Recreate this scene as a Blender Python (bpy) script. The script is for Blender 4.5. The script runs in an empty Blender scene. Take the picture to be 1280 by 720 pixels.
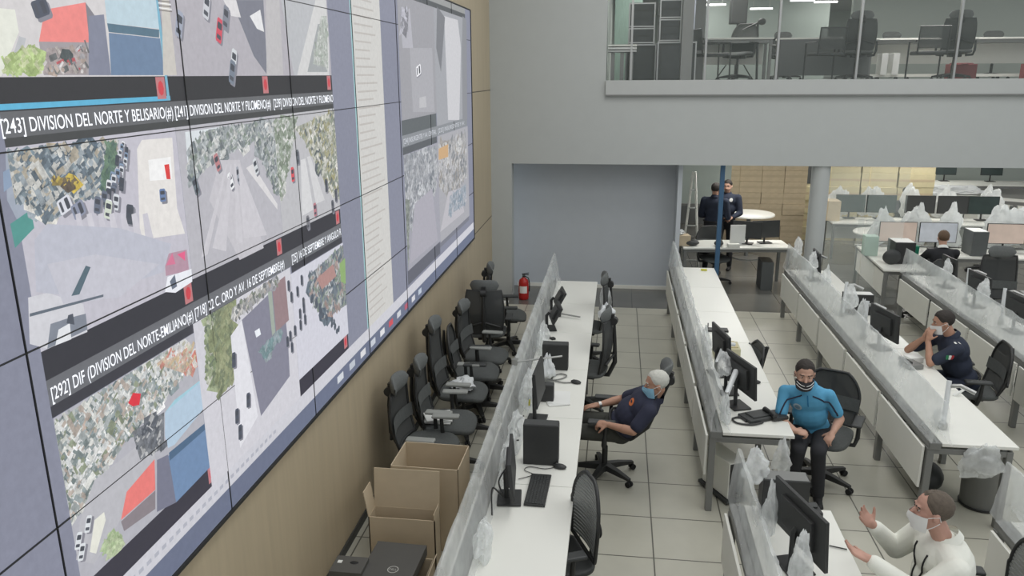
import bpy, bmesh, math, random
from mathutils import Vector, Matrix, noise
from mathutils.bvhtree import BVHTree
PI = math.pi
SC = bpy.context.scene
COL = SC.collection
V = Vector

# ------------------------------------------------------------------ camera, world, lights
CAM_H = 3.65
YAW, PITCH, ROLL, FPX = -0.13376, -0.26558, -0.00557, 982.0
fw = V((math.sin(YAW)*math.cos(PITCH), math.cos(YAW)*math.cos(PITCH), math.sin(PITCH)))
rt = V((math.cos(YAW), -math.sin(YAW), 0)); up = rt.cross(fw)
rt2 = rt*math.cos(ROLL)+up*math.sin(ROLL); up2 = rt2.cross(fw)
cd = bpy.data.cameras.new('camera'); cam = bpy.data.objects.new('camera', cd); COL.objects.link(cam)
cd.sensor_width = 36; cd.lens = 36*FPX/1280; cd.clip_end = 200
mw = Matrix((rt2, up2, -fw)).transposed().to_4x4(); mw.translation = V((0, 0, CAM_H)); cam.matrix_world = mw
SC.camera = cam
SC.view_settings.view_transform = 'Standard'; SC.view_settings.look = 'None'
SC.view_settings.gamma = 1; SC.view_settings.use_curve_mapping = False
SC.view_settings.exposure = 0.0
w = bpy.data.worlds.new('world'); SC.world = w; w.use_nodes = True
w.node_tree.nodes['Background'].inputs[0].default_value = (.93, .97, 1.0, 1)
w.node_tree.nodes['Background'].inputs[1].default_value = 0.64
def area(name, loc, sx, sy, power, color=(1, .98, .94), rot=(0, 0, 0)):
    l = bpy.data.lights.new(name, 'AREA'); l.shape = 'RECTANGLE'; l.size = sx; l.size_y = sy; l.energy = power; l.color = color
    o = bpy.data.objects.new(name, l); COL.objects.link(o); o.location = loc; o.rotation_euler = rot; return o
for i, (x, y) in enumerate([(0, 2), (4.2, 2), (0, 6), (4.2, 6), (0, 10), (4.2, 10)]):
    area('hall_ceiling_lamp', (x+.6, y, 6.4), 1.2, 2.4, 46)
for x, y in [(2.6, 14.6), (6.2, 14.6), (10, 14.6), (2.6, 17.6), (6.2, 17.6), (10, 17.6), (7, 21)]:
    area('back_room_lamp', (x, y, 2.78), 1.8, .5, 50)
for x, y in [(1.5, 15.2), (5.5, 15.2), (9.5, 15.2), (1.5, 19.5), (5.5, 19.5), (9.5, 19.5), (3, 25), (8, 25)]:
    area('upper_room_lamp', (x, y, 5.5), 1.8, .6, 52)

# ------------------------------------------------------------------ materials
MATS = {}
def mat(name, c, rough=.6, metal=0, var=.06, scale=6, emit=0, spec=.5, stretch=None):
    if name in MATS: return MATS[name]
    m = bpy.data.materials.new(name); m.use_nodes = True; nt = m.node_tree; b = nt.nodes['Principled BSDF']
    b.inputs['Roughness'].default_value = rough; b.inputs['Metallic'].default_value = metal
    b.inputs['Specular IOR Level'].default_value = spec
    tc = nt.nodes.new('ShaderNodeTexCoord'); no = nt.nodes.new('ShaderNodeTexNoise'); no.inputs['Scale'].default_value = scale
    no.inputs['Detail'].default_value = 3
    src = tc.outputs['Object']
    if stretch:
        mp = nt.nodes.new('ShaderNodeMapping'); mp.inputs['Scale'].default_value = stretch; nt.links.new(src, mp.inputs[0]); src = mp.outputs[0]
    nt.links.new(src, no.inputs['Vector'])
    r = nt.nodes.new('ShaderNodeMix'); r.data_type = 'RGBA'
    r.inputs[6].default_value = (*[max(0, v*(1-var*1.6)) for v in c], 1); r.inputs[7].default_value = (*[min(1, v*(1+var*1.6)) for v in c], 1)
    nt.links.new(no.outputs[0], r.inputs[0]); nt.links.new(r.outputs[2], b.inputs['Base Color'])
    if emit:
        nt.links.new(r.outputs[2], b.inputs['Emission Color']); b.inputs['Emission Strength'].default_value = emit
    MATS[name] = m; return m
def s2l(r, g, b):
    f = lambda v: ((v/255+.055)/1.055)**2.4 if v > 10 else v/255/12.92
    return (f(r), f(g), f(b))
def clear(name, c, alpha, rough=.15, spec=.5, var=0, scale=3):
    m = bpy.data.materials.new(name); m.use_nodes = True; nt = m.node_tree; b = nt.nodes['Principled BSDF']
    b.inputs['Base Color'].default_value = (*c, 1); b.inputs['Roughness'].default_value = rough; b.inputs['Specular IOR Level'].default_value = spec
    b.inputs['Alpha'].default_value = alpha
    if var:
        tc = nt.nodes.new('ShaderNodeTexCoord'); no = nt.nodes.new('ShaderNodeTexNoise'); no.inputs['Scale'].default_value = scale; no.inputs['Detail'].default_value = 4
        mr = nt.nodes.new('ShaderNodeMapRange'); mr.inputs[1].default_value = .3; mr.inputs[2].default_value = .7
        mr.inputs[3].default_value = max(0, alpha-var); mr.inputs[4].default_value = min(1, alpha+var)
        nt.links.new(tc.outputs['Object'], no.inputs['Vector']); nt.links.new(no.outputs[0], mr.inputs[0]); nt.links.new(mr.outputs[0], b.inputs['Alpha'])
    MATS[name] = m; return m

WOOD = mat('wall_wood', s2l(186, 172, 146), .45, var=.08, scale=2.2, stretch=(1, 9, .6))
HALL = mat('hall_wall_paint', s2l(182, 186, 185), .7, var=.02)
ALC = mat('alcove_paint', s2l(190, 196, 202), .7, var=.02)
WHITEP = mat('white_fascia_paint', s2l(184, 187, 186), .6, var=.02)
DESK = mat('white_laminate', s2l(232, 232, 225), .35, var=.015, scale=2)
PANEL = mat('modesty_panel_laminate', s2l(232, 232, 224), .45, var=.02)
GREYM = mat('grey_painted_steel', s2l(128, 129, 127), .4, .3, var=.03)
ALU = mat('aluminium', s2l(175, 176, 174), .3, .8, var=.04)
BLACK = mat('black_plastic', s2l(46, 47, 47), .45, var=.08)
BLACK2 = mat('dark_case', s2l(58, 60, 60), .5, var=.06)
DGREY = mat('charcoal_fabric', s2l(86, 89, 88), .9, var=.15, scale=60)
HFAB = mat('headrest_fabric', s2l(100, 103, 102), .85, var=.12, scale=50)
PADG = mat('lit_armrest_pad', s2l(150, 152, 148), .5, var=.05)  # pale grey: light reflecting off the pad tops is put into the colour
CARD = mat('cardboard', s2l(196, 180, 154), .85, var=.06, scale=8)
CARDD = mat('cardboard_printed', s2l(198, 182, 154), .85, var=.09, scale=14)
BOXP = mat('dark_printed_card', s2l(84, 83, 80), .6, var=.04)
PAPER = mat('white_paper', s2l(228, 229, 226), .7, var=.03)
RED = mat('red_paint', s2l(176, 34, 30), .35, var=.05)
REDP = mat('red_plastic', s2l(120, 50, 52), .5, var=.05)
YEL = mat('yellow_tag', s2l(205, 200, 70), .6)
GREENT = mat('green_plastic', s2l(30, 130, 100), .5)
BLUEP = mat('blue_post_paint', s2l(62, 98, 130), .5)
SLAT = mat('grey_slat_plastic', s2l(140, 142, 140), .5, var=.05)
DARKW = mat('dark_grey_partition', s2l(105, 108, 108), .6, var=.05)
GREENW = mat('pale_green_wall', s2l(176, 184, 178), .6, var=.03, scale=.6)
GREENG = mat('grey_green_board', s2l(160, 170, 164), .5, var=.08, scale=2)
PALLET = mat('straw_card', s2l(198, 188, 152), .8, var=.08, scale=9)
BAG = mat('white_plastic_bag', s2l(216, 219, 220), .3, var=.06, scale=12)
RUBR = mat('rubber', s2l(30, 30, 31), .7)
GLASS = clear('clear_glass', (.80, .88, .85), .13, .03)
GLASSU = clear('balcony_glass', (.62, .70, .67), .05, .02)
def film(name, c, a0, a1, scale):
    m = bpy.data.materials.new(name); m.use_nodes = True; nt = m.node_tree; nt.nodes.remove(nt.nodes['Principled BSDF']); N = nt.nodes.new; L = nt.links.new
    d = N('ShaderNodeBsdfDiffuse'); t = N('ShaderNodeBsdfTranslucent'); gl = N('ShaderNodeBsdfGlossy'); tr = N('ShaderNodeBsdfTransparent')
    for q in (d, t, gl): q.inputs['Color'].default_value = (*c, 1)
    gl.inputs['Roughness'].default_value = .25
    a = N('ShaderNodeMixShader'); a.inputs[0].default_value = .5; L(d.outputs[0], a.inputs[1]); L(t.outputs[0], a.inputs[2])
    b = N('ShaderNodeMixShader'); b.inputs[0].default_value = .12; L(a.outputs[0], b.inputs[1]); L(gl.outputs[0], b.inputs[2])
    e = N('ShaderNodeMixShader'); L(tr.outputs[0], e.inputs[1]); L(b.outputs[0], e.inputs[2])
    tc = N('ShaderNodeTexCoord'); no = N('ShaderNodeTexNoise'); no.inputs['Scale'].default_value = scale; no.inputs['Detail'].default_value = 3
    mr = N('ShaderNodeMapRange'); mr.inputs[1].default_value = .3; mr.inputs[2].default_value = .7; mr.inputs[3].default_value = a0; mr.inputs[4].default_value = a1
    L(tc.outputs['Object'], no.inputs['Vector']); L(no.outputs[0], mr.inputs[0]); L(mr.outputs[0], e.inputs[0]); L(e.outputs[0], nt.nodes['Material Output'].inputs[0]); MATS[name] = m; return m
FILM = film('plastic_film', (.97, .99, .99), .20, .50, 3)
FILM3 = film('white_draped_film', (.97, .99, .99), .6, .95, 6)
FILM2 = film('crumpled_film', (.97, .99, .99), .34, .75, 9)
CASEG = clear('mesh_fabric', s2l(78, 80, 80), .80, .9, .2)
LAMP = mat('lit_lamp_tube', (1, 1, .97), .5, var=0, emit=2.6)

# floor: pale stone-look tiles with dark joints, and the darker glossy floor beyond
def tiles(name, c, size, off, groutc, rough, gw=.012):
    m = bpy.data.materials.new(name); m.use_nodes = True; nt = m.node_tree; b = nt.nodes['Principled BSDF']; b.inputs['Roughness'].default_value = rough
    tc = nt.nodes.new('ShaderNodeTexCoord'); mp = nt.nodes.new('ShaderNodeMapping'); mp.inputs['Location'].default_value = (-off[0], -off[1], 0)
    nt.links.new(tc.outputs['Object'], mp.inputs[0])
    br = nt.nodes.new('ShaderNodeTexBrick'); br.offset = 0; br.inputs['Scale'].default_value = 1
    br.inputs['Brick Width'].default_value = size; br.inputs['Row Height'].default_value = size; br.inputs['Mortar Size'].default_value = gw/2; br.inputs['Mortar Smooth'].default_value = .1
    br.inputs['Color1'].default_value = (*c, 1); br.inputs['Color2'].default_value = (*[v*.96 for v in c], 1); br.inputs['Mortar'].default_value = (*groutc, 1)
    nt.links.new(mp.outputs[0], br.inputs['Vector'])
    no = nt.nodes.new('ShaderNodeTexNoise'); no.inputs['Scale'].default_value = 2.5; no.inputs['Detail'].default_value = 6; nt.links.new(tc.outputs['Object'], no.inputs['Vector'])
    mx = nt.nodes.new('ShaderNodeMix'); mx.data_type = 'RGBA'; mx.blend_type = 'MULTIPLY'; mx.inputs[0].default_value = .25
    nt.links.new(br.outputs[0], mx.inputs[6]); nt.links.new(no.outputs[0], mx.inputs[7]); nt.links.new(mx.outputs[2], b.inputs['Base Color'])
    return m
TILE = tiles('floor_tiles', s2l(196, 194, 180), .59, (.37, .74), s2l(98, 96, 88), .32)
DTILE = tiles('dark_floor', s2l(112, 112, 108), 1.2, (.3, .2), s2l(80, 80, 78), .25)

# ------------------------------------------------------------------ mesh builder
class MB:
    def __init__(s, gain=1.0): s.v = []; s.f = []; s.c = []; s.gain = gain
    def add(s, vs, fs):
        n = len(s.v); s.v += [V(p) for p in vs]; s.f += [tuple(i+n for i in f) for f in fs]; return s
    def box(s, c, d, rot=None):
        c = V(c); hx, hy, hz = d[0]/2, d[1]/2, d[2]/2
        vs = [V((x, y, z)) for x in (-hx, hx) for y in (-hy, hy) for z in (-hz, hz)]
        if rot is not None:
            if isinstance(rot, (int, float)): rot = Matrix.Rotation(rot, 3, 'Z')
            vs = [rot@p for p in vs]
        return s.add([p+c for p in vs], [(0, 1, 3, 2), (4, 6, 7, 5), (0, 4, 5, 1), (2, 3, 7, 6), (0, 2, 6, 4), (1, 5, 7, 3)])
    def b2(s, a, b): return s.box([(a[i]+b[i])/2 for i in range(3)], [abs(b[i]-a[i]) for i in range(3)])
    def rings(s, rs, cap=True):
        n = len(rs[0]); vs = [p for r in rs for p in r]; fs = []
        for k in range(len(rs)-1):
            for i in range(n): fs.append((k*n+i, k*n+(i+1) % n, (k+1)*n+(i+1) % n, (k+1)*n+i))
        if cap: fs.append(tuple(range(n))[::-1]); fs.append(tuple((len(rs)-1)*n+i for i in range(n)))
        return s.add(vs, fs)
    def tube(s, pts, r, n=8):
        pts = [V(p) for p in pts]; rr = r if isinstance(r, (list, tuple)) else [r]*len(pts); rs = []; prev = None
        for i, p in enumerate(pts):
            t = (pts[min(i+1, len(pts)-1)]-pts[max(i-1, 0)]).normalized()
            a = prev if prev is not None else (V((0, 0, 1)) if abs(t.z) < .9 else V((1, 0, 0)))
            u = (a-t*a.dot(t)).normalized(); prev = u; q = t.cross(u)
            rs.append([p+(u*math.cos(2*PI*k/n)+q*math.sin(2*PI*k/n))*rr[i] for k in range(n)])
        return s.rings(rs)
    def cyl(s, p, q, r, r2=None, n=16): return s.tube([p, q], [r, r if r2 is None else r2], n)
    def lathe(s, prof, c=(0, 0, 0), n=20):
        c = V(c); return s.rings([[c+V((r*math.cos(2*PI*k/n), r*math.sin(2*PI*k/n), z)) for k in range(n)] for r, z in prof])
    def ell(s, c, r, M=None, n=16, m=10):
        c = V(c); rs = []
        for j in range(m+1):
            th = PI*(j+.0)/m; th = max(.04, min(PI-.04, th))
            ring = []
            for k in range(n):
                p = V((r[0]*math.sin(th)*math.cos(2*PI*k/n), r[1]*math.sin(th)*math.sin(2*PI*k/n), -r[2]*math.cos(th)))
                ring.append(c+(M@p if M is not None else p))
            rs.append(ring)
        return s.rings(rs)
    def cap(s, p, q, r1, r2, n=14):
        p, q = V(p), V(q); t = (q-p); L = t.length; t = t/L if L > 1e-6 else V((0, 0, 1))
        pts = []; rr = []
        for k in range(5):
            a = PI/2*(1-k/4.); pts.append(p-t*r1*math.sin(a)*.999); rr.append(max(.002, r1*math.cos(a)))
        for k in range(5):
            a = PI/2*k/4.; pts.append(q+t*r2*math.sin(a)*.999); rr.append(max(.002, r2*math.cos(a)))
        return s.tube(pts, rr, n)
    def grid(s, f, nu, nv, close_u=False):
        vs = [f(i/nu, j/nv) for j in range(nv+1) for i in range(nu+1)]
        fs = [(j*(nu+1)+i, j*(nu+1)+i+1, (j+1)*(nu+1)+i+1, (j+1)*(nu+1)+i) for j in range(nv) for i in range(nu)]
        return s.add(vs, fs)
    def xf(s, M): s.v = [M@p for p in s.v]; return s
    def mesh(s, name, bevel=0, smooth=False, solid=0):
        me = bpy.data.meshes.new(name); me.from_pydata([tuple(p) for p in s.v], [], s.f); me.update()
        bm = bmesh.new(); bm.from_mesh(me)
        bmesh.ops.recalc_face_normals(bm, faces=bm.faces)
        if bevel: bmesh.ops.bevel(bm, geom=[e for e in bm.edges if e.is_manifold and e.calc_face_angle(0) > .6], offset=bevel, segments=2, affect='EDGES', profile=.5, clamp_overlap=True)
        bm.to_mesh(me); bm.free()
        if smooth:
            for p in me.polygons: p.use_smooth = True
            try: me.set_sharp_from_angle(angle=math.radians(50))
            except Exception: pass
        return me
    def build(s, name, m, parent=None, bevel=0, smooth=False, loc=None):
        me = s.mesh(name, bevel, smooth); me.materials.append(m)
        o = bpy.data.objects.new(name, me); COL.objects.link(o)
        if parent: o.parent = parent
        if loc is not None: o.location = loc
        return o

def thing(name, label, cat, loc=(0, 0, 0), rz=0, group=None):
    o = bpy.data.objects.new(name, None); COL.objects.link(o); o.empty_display_size = .1
    o.location = loc; o.rotation_euler = (0, 0, rz); return tag(o, label, cat, group)
def tag(o, label, cat, group=None, kind=None):
    o['label'] = label; o['category'] = cat
    if group: o['group'] = group
    if kind: o['kind'] = kind
    return o
def struct(o): o['kind'] = 'structure'; return o
def copy_tree(o, parent=None):
    c = o.copy(); COL.objects.link(c); c.parent = parent
    for ch in KIDS(o): copy_tree(ch, c)
    return c
def KIDS(o): return [x for x in COL.objects if x.parent == o]
def dup(src, loc, rz, label, group=None, tilt=0):
    c = copy_tree(src); c.location = loc; c.rotation_euler = (tilt, 0, rz); c['label'] = label
    if group: c['group'] = group
    elif 'group' in c: del c['group']
    return c
def slab(name, a, b, m, bevel=0): return struct(MB().b2(a, b).build(name, m, bevel=bevel))

# ------------------------------------------------------------------ room shell
slab('floor', (-2.3, -3, -.1), (14, 12.3, 0), TILE)
slab('floor_beyond', (-2.3, 12.3, -.1), (14, 26, 0), DTILE).name = 'floor'
slab('wall_left', (-2.3, -3, 0), (-2.05, 12.76, 7), WOOD)
for n, z in enumerate((1.385, 3.41)): slab('trim_%d' % (n+1), (-2.052, -3, z-.004), (-2.046, 12.75, z+.004), BLACK)
slab('baseboard_left', (-2.05, -3, 0), (-2.035, 12.75, .07), BLACK2)
slab('wall_back', (-2.3, 12.75, 3.33), (-.22, 13.0, 7), HALL)                 # pier left of the balcony glazing
slab('wall_back', (-2.3, 12.75, 2.25), (14, 13.0, 3.33), HALL)                # deep beam across the room
slab('wall_back', (-2.3, 12.75, 0), (-1.71, 13.0, 2.25), HALL)
slab('wall_back', (-2.3, 13.5, 0), (1.0, 13.62, 2.9), ALC)
slab('wall_back', (.98, 13.0, 0), (1.05, 13.62, 2.9), ALC)
slab('baseboard_back', (-1.71, 13.485, 0), (.92, 13.5, .06), PANEL)
slab('trim_3', (-.22, 12.70, 3.33), (14, 13.0, 3.55), WHITEP)
slab('trim_4', (-.22, 12.69, 3.315), (14, 12.75, 3.335), GREYM)
slab('floor_upper', (-.5, 13.0, 3.33), (14, 30, 3.50), DTILE).name = 'floor'
slab('ceiling', (-2.3, 13.0, 2.82), (14, 26, 2.9), WHITEP)
slab('ceiling', (-.5, 12.8, 5.62), (14, 30, 5.7), WHITEP)
slab('wall_upper_left', (-.5, 13.0, 3.5), (-.24, 30, 5.62), GREENW)
slab('wall_upper_back', (-.5, 29, 3.5), (14, 29.2, 5.62), GREENW)
slab('wall_upper_partition', (4.9, 18.6, 3.5), (14, 18.75, 5.62), GREENW)
slab('wall_upper_partition', (1.1, 20.6, 3.5), (4.9, 20.75, 5.62), mat('upper_grey_green', s2l(150, 160, 155), .5, var=.05, scale=.7))
slab('wall_lower_back', (1.0, 20.0, 0), (6.5, 20.2, 2.82), DARKW)
slab('wall_lower_back', (6.5, 23.0, 0), (14, 23.2, 2.82), GREENW)
slab('wall_lower_side', (6.45, 20.0, 0), (6.55, 23.0, 2.82), GREENW)
slab('wall_alcove_side', (.92, 13.62, 0), (1.06, 20.1, 2.82), DARKW)
struct(MB().cyl((3.17, 12.92, 0), (3.17, 12.92, 2.26), .14, n=28).build('trim_5', HALL, smooth=True))
slab('trim_6', (1.63, 12.88, 0), (1.70, 12.95, 2.25), BLUEP, bevel=.004)
slab('trim_7', (.93, 13.0, 3.5), (1.10, 13.25, 5.62), GREYM)
# upper glazing: one pane between each pair of slim fins
fins = [-.22, .16, 1.28, 2.34, 3.5, 4.88, 5.95, 7.1]
for i in range(len(fins)-1):
    g = struct(MB().b2((fins[i]+.016, 12.80, 3.54), (fins[i+1]-.016, 12.812, 5.6)).build('window_%d' % (i+1), GLASSU))
    MB().b2((fins[i+1]-.016, 12.77, 3.49), (fins[i+1]+.016, 12.83, 5.6)).build('window_mullion', ALU, g)
    MB().box((fins[i+1], 12.76, 3.52), (.05, .05, .06)).build('window_clamp', ALU, g, bevel=.005)
# lower glass partition beside the round column
for i, (a, b) in enumerate([(3.33, 3.9), (3.92, 4.5)]):
    struct(MB().b2((a, 12.9, .02), (b, 12.912, 2.24)).build('window_%d' % (i+8), GLASS))

# ------------------------------------------------------------------ video wall
SX = -2.0
def wallpt(px, py):                   # photo reading -> (y, z) on the flat video wall
    d = fw*FPX+rt2*(px-640)-up2*(py-360); t = SX/d.x; return (d.y*t, CAM_H+d.z*t)
vw = thing('video_wall', 'huge video wall of joined screens on the wooden wall, showing street camera feeds', 'video wall', (SX, 0, 0))
zs = [1.40, 2.05, 2.73, 3.41, 4.09, 4.47]; ys = [1.09+1.2215*i for i in range(9)]
# panels: housings with thin dark seams between them
for i in range(8):
    for j in range(5):
        MB().b2((-.05, ys[i]+.002, zs[j]+.002), (-.006, ys[i+1]-.002, zs[j+1]-.002)).build('display_panel', BLACK, vw)
fr = MB(); y0, y1, z0, z1 = ys[0], ys[-1], zs[0], zs[-1]
fr.b2((-.05, y0, z0-.02), (.006, y1, z0)).b2((-.05, y1, z0-.02), (.006, y1+.015, z1)).b2((-.05, y0, z1), (.006, y1, z1+.012))
fr.build('frame', BLACK, vw)
def paintmat():
    m = bpy.data.materials.new('screen_light'); m.use_nodes = True; nt = m.node_tree; b = nt.nodes['Principled BSDF']
    b.inputs['Base Color'].default_value = (.03, .03, .03, 1); b.inputs['Roughness'].default_value = .5
    a = nt.nodes.new('ShaderNodeAttribute'); a.attribute_name = 'Col'
    tc = nt.nodes.new('ShaderNodeTexCoord'); no = nt.nodes.new('ShaderNodeTexNoise'); no.inputs['Scale'].default_value = 30; no.inputs['Detail'].default_value = 4
    mr = nt.nodes.new('ShaderNodeMapRange'); mr.inputs[1].default_value = .25; mr.inputs[2].default_value = .75; mr.inputs[3].default_value = .95; mr.inputs[4].default_value = 1.06
    mx = nt.nodes.new('ShaderNodeVectorMath'); mx.operation = 'SCALE'
    nt.links.new(tc.outputs['Object'], no.inputs['Vector']); nt.links.new(no.outputs[0], mr.inputs[0])
    n2 = nt.nodes.new('ShaderNodeTexNoise'); n2.inputs['Scale'].default_value = 26; n2.inputs['Detail'].default_value = 6; n2.inputs['Roughness'].default_value = .75; nt.links.new(tc.outputs['Object'], n2.inputs['Vector'])
    mg = nt.nodes.new('ShaderNodeMapRange'); mg.inputs[1].default_value = .35; mg.inputs[2].default_value = .65; mg.inputs[3].default_value = .55; mg.inputs[4].default_value = 1.3; nt.links.new(n2.outputs[0], mg.inputs[0])
    ml = nt.nodes.new('ShaderNodeMix'); ml.data_type = 'FLOAT'; nt.links.new(a.outputs['Alpha'], ml.inputs[0]); nt.links.new(mr.outputs[0], ml.inputs[2]); nt.links.new(mg.outputs[0], ml.inputs[3])
    nt.links.new(a.outputs['Color'], mx.inputs[0]); nt.links.new(ml.outputs[0], mx.inputs['Scale'])
    nt.links.new(mx.outputs[0], b.inputs['Emission Color']); b.inputs['Emission Strength'].default_value = .95
    return m
SCR = paintmat()
class Paint:
    layer = 0
    def __init__(s, gain=1.0): s.v = []; s.f = []; s.c = []; s.gain = gain
    def poly(s, pts, c, g=.12):
        Paint.layer += 1; x = -.004+Paint.layer*.0000011
        n = len(s.v); s.v += [(x, p[0], p[1]) for p in pts]; s.f.append(tuple(range(n, n+len(pts)))); s.c.append((*[min(1, q*s.gain) for q in s2l(*c)], g)); return s
    def rect(s, a, b, c): return s.poly([(a[0], a[1]), (b[0], a[1]), (b[0], b[1]), (a[0], b[1])], c)
    def pix(s, pts, c): return s.poly([wallpt(*p) for p in pts], c)
    def build(s, name):
        me = bpy.data.meshes.new(name); me.from_pydata(s.v, [], s.f); at = me.color_attributes.new('Col', 'FLOAT_COLOR', 'CORNER')
        k = 0
        for p, c in zip(me.polygons, s.c):
            for _ in p.vertices: at.data[k].color = c; k += 1
        me.materials.append(SCR); o = bpy.data.objects.new(name, me); COL.objects.link(o); o.parent = vw; return o
bg = Paint()
for i in range(8):
    for j in range(5):
        k = (i*3+j*5) % 4
        bg.rect((ys[i]+.004, zs[j]+.003), (ys[i+1]-.004, zs[j+1]-.003), (134-k, 137-k, 155-k))
bg.build('screen_backdrop')
rnd = random.Random(7)
GREYS = [(210, 208, 206), (180, 180, 184), (150, 150, 156), (120, 122, 128), (90, 95, 98), (225, 224, 222), (196, 190, 184), (70, 78, 80), (110, 120, 104), (165, 150, 140)]
def blob2(c, r, h, n=7, j=.35):
    a0 = rnd.random()*6
    return [(c[0]+r*math.cos(a0+2*PI*k/n)*(1-j*rnd.random()), c[1]+h*math.sin(a0+2*PI*k/n)*(1-j*rnd.random())) for k in range(n)]
def inpoly(p, poly):
    x, y = p; r = False; n = len(poly)
    for i in range(n):
        x1, y1 = poly[i]; x2, y2 = poly[(i+1) % n]
        if (y1 > y) != (y2 > y) and x < (x2-x1)*(y-y1)/(y2-y1)+x1: r = not r
    return r
def clutter(P, poly, n, size, pal, asp=1.0, clip=None):
    xs = [p[0] for p in poly]; zz = [p[1] for p in poly]; k = 0; tries = 0; n = int(n*2.1); size *= .66; av = [sum(q[i] for q in pal)/len(pal) for i in range(3)]
    P.poly([(min(max(a, clip[0]), clip[2]), min(max(b, clip[1]), clip[3])) for a, b in poly], tuple(av), 1)
    for _ in range(max(4, n//22)):
        p = (rnd.uniform(min(xs), max(xs)), rnd.uniform(min(zz), max(zz)))
        if inpoly(p, poly):
            q = size*rnd.uniform(2.2, 4.5); c = rnd.choice(pal); P.poly([(min(max(a, clip[0]), clip[2]), min(max(b, clip[1]), clip[3])) for a, b in blob2(p, q, q*.7, rnd.choice((4, 5, 6)))], c, 1)
    n = int(n*.72)
    while k < n and tries < n*6:
        tries += 1; p = (rnd.uniform(min(xs), max(xs)), rnd.uniform(min(zz), max(zz)))
        if not inpoly(p, poly): continue
        k += 1; q = size*rnd.uniform(.4, 1.3)
        a_ = .5+rnd.uniform(-.25, .25)+(PI/2 if rnd.random() < .4 else 0); hx, hz = q*rnd.uniform(.6, 1.25), q*rnd.uniform(.22, .6)
        pts = blob2(p, q*.8, q*.7, 6) if rnd.random() < .25 else [(p[0]+x*hx*math.cos(a_)-z*hz*math.sin(a_), p[1]+x*hx*math.sin(a_)+z*hz*math.cos(a_)) for x, z in ((-1, -1), (1, -.9), (1, 1), (-1, .9))]
        if clip: pts = [(min(max(a, clip[0]), clip[2]), min(max(b, clip[1]), clip[3])) for a, b in pts]
        c = rnd.choice(pal); d = rnd.randint(-10, 10); P.poly(pts, tuple(max(0, min(255, (v+d)*.72+w*.28)) for v, w in zip(c, av)), .8)
def car(P, c, L, W, ang, col):
    L *= .82; W *= .82
    def q(l, ww, l0=0): 
        return [(c[0]+(x+l0)*math.cos(ang)-y*math.sin(ang), c[1]+(x+l0)*math.sin(ang)+y*math.cos(ang)) for x, y in ((-l, -ww*.8), (-l*.8, -ww), (l*.8, -ww), (l, -ww*.7), (l, ww*.7), (l*.8, ww), (-l*.8, ww), (-l, ww*.8))]
    sh = [(a+.012, b-.012) for a, b in q(L, W)]; P.poly(sh, (124, 124, 134)); P.poly(q(L, W), col)
    P.poly(q(L*.28, W*.75, L*.38), (62, 66, 76)); P.poly(q(L*.18, W*.7, -L*.55), (70, 74, 84))
ZT = 4.466
# bars and titles
ui = Paint(); BK = (38, 38, 44); TI = (98, 100, 104)
for a, b in ((2.38, 5.48),):
    ui.rect((a, 3.54), (b, 3.65), BK).rect((a, 3.455), (b, 3.54), TI).rect((a, 3.425), (b, 3.455), (62, 64, 66))
    ui.rect((a, 2.60), (b, 2.71), (44, 44, 54)).rect((a, 2.50), (b, 2.60), (104, 106, 112)).rect((a, 2.455), (4.05, 2.50), (52, 52, 62)).rect((4.55, 2.455), (b, 2.50), (52, 52, 62))
    ui.rect((a, 1.63), (b, 1.75), (50, 48, 62))
ui.rect((1.1, 1.405), (10.84, 1.53), (104, 112, 136)); ui.rect((2.40, 1.53), (10.84, 1.63), (206, 206, 214))
for k in range(26): ui.rect((2.6+k*.06, 1.565), (2.6+k*.06+.035, 1.585), (176, 178, 190))
for k, c in enumerate([(210, 214, 220), (190, 196, 206), (220, 220, 224), (200, 205, 215), (226, 226, 230), (205, 80, 90), (205, 208, 214), (180, 90, 110), (214, 214, 220), (190, 200, 214)]):
    ui.rect((5.2+k*.27, 1.445), (5.33+k*.27, 1.50), c)
ui.rect((5.97, 1.63), (6.72, ZT), (206, 205, 202)); ui.rect((5.95, 1.63), (5.975, ZT), (160, 200, 204))
for k in range(44): 
    z = 1.70+k*.0627; ui.rect((6.03, z), (6.03+rnd.uniform(.35, .62), z+.014), (188, 184, 180))
ui.rect((7.25, 3.10), (8.69, 3.24), (92, 98, 102)).rect((7.25, 2.99), (10.5, 3.10), (136, 140, 146)).rect((7.25, 2.92), (8.69, 2.99), (86, 90, 96)).rect((7.25, 4.345), (10.5, 4.40), (78, 82, 86)).rect((7.25, 4.40), (10.5, 4.466), (150, 152, 152))
ui.rect((7.25, 1.655), (8.69, 1.80), (96, 98, 110)).rect((8.69, 1.72), (10.5, 1.78), (120, 122, 134))
ui.rect((2.38, 3.545), (3.40, 3.565), (92, 178, 214)).rect((3.375, 3.545), (3.395, ZT), (120, 176, 200))
for y, z in ((3.335, 3.60), (4.40, 3.60), (5.42, 3.60), (3.36, 2.655), (4.40, 2.655), (5.42, 2.655), (3.38, 1.70), (5.42, 1.70)):
    ui.rect((y-.035, z-.047), (y+.035, z+.047), (190, 120, 124)); ui.poly(blob2((y, z), .024, .034, 8, .1), (206, 62, 74))
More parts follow.
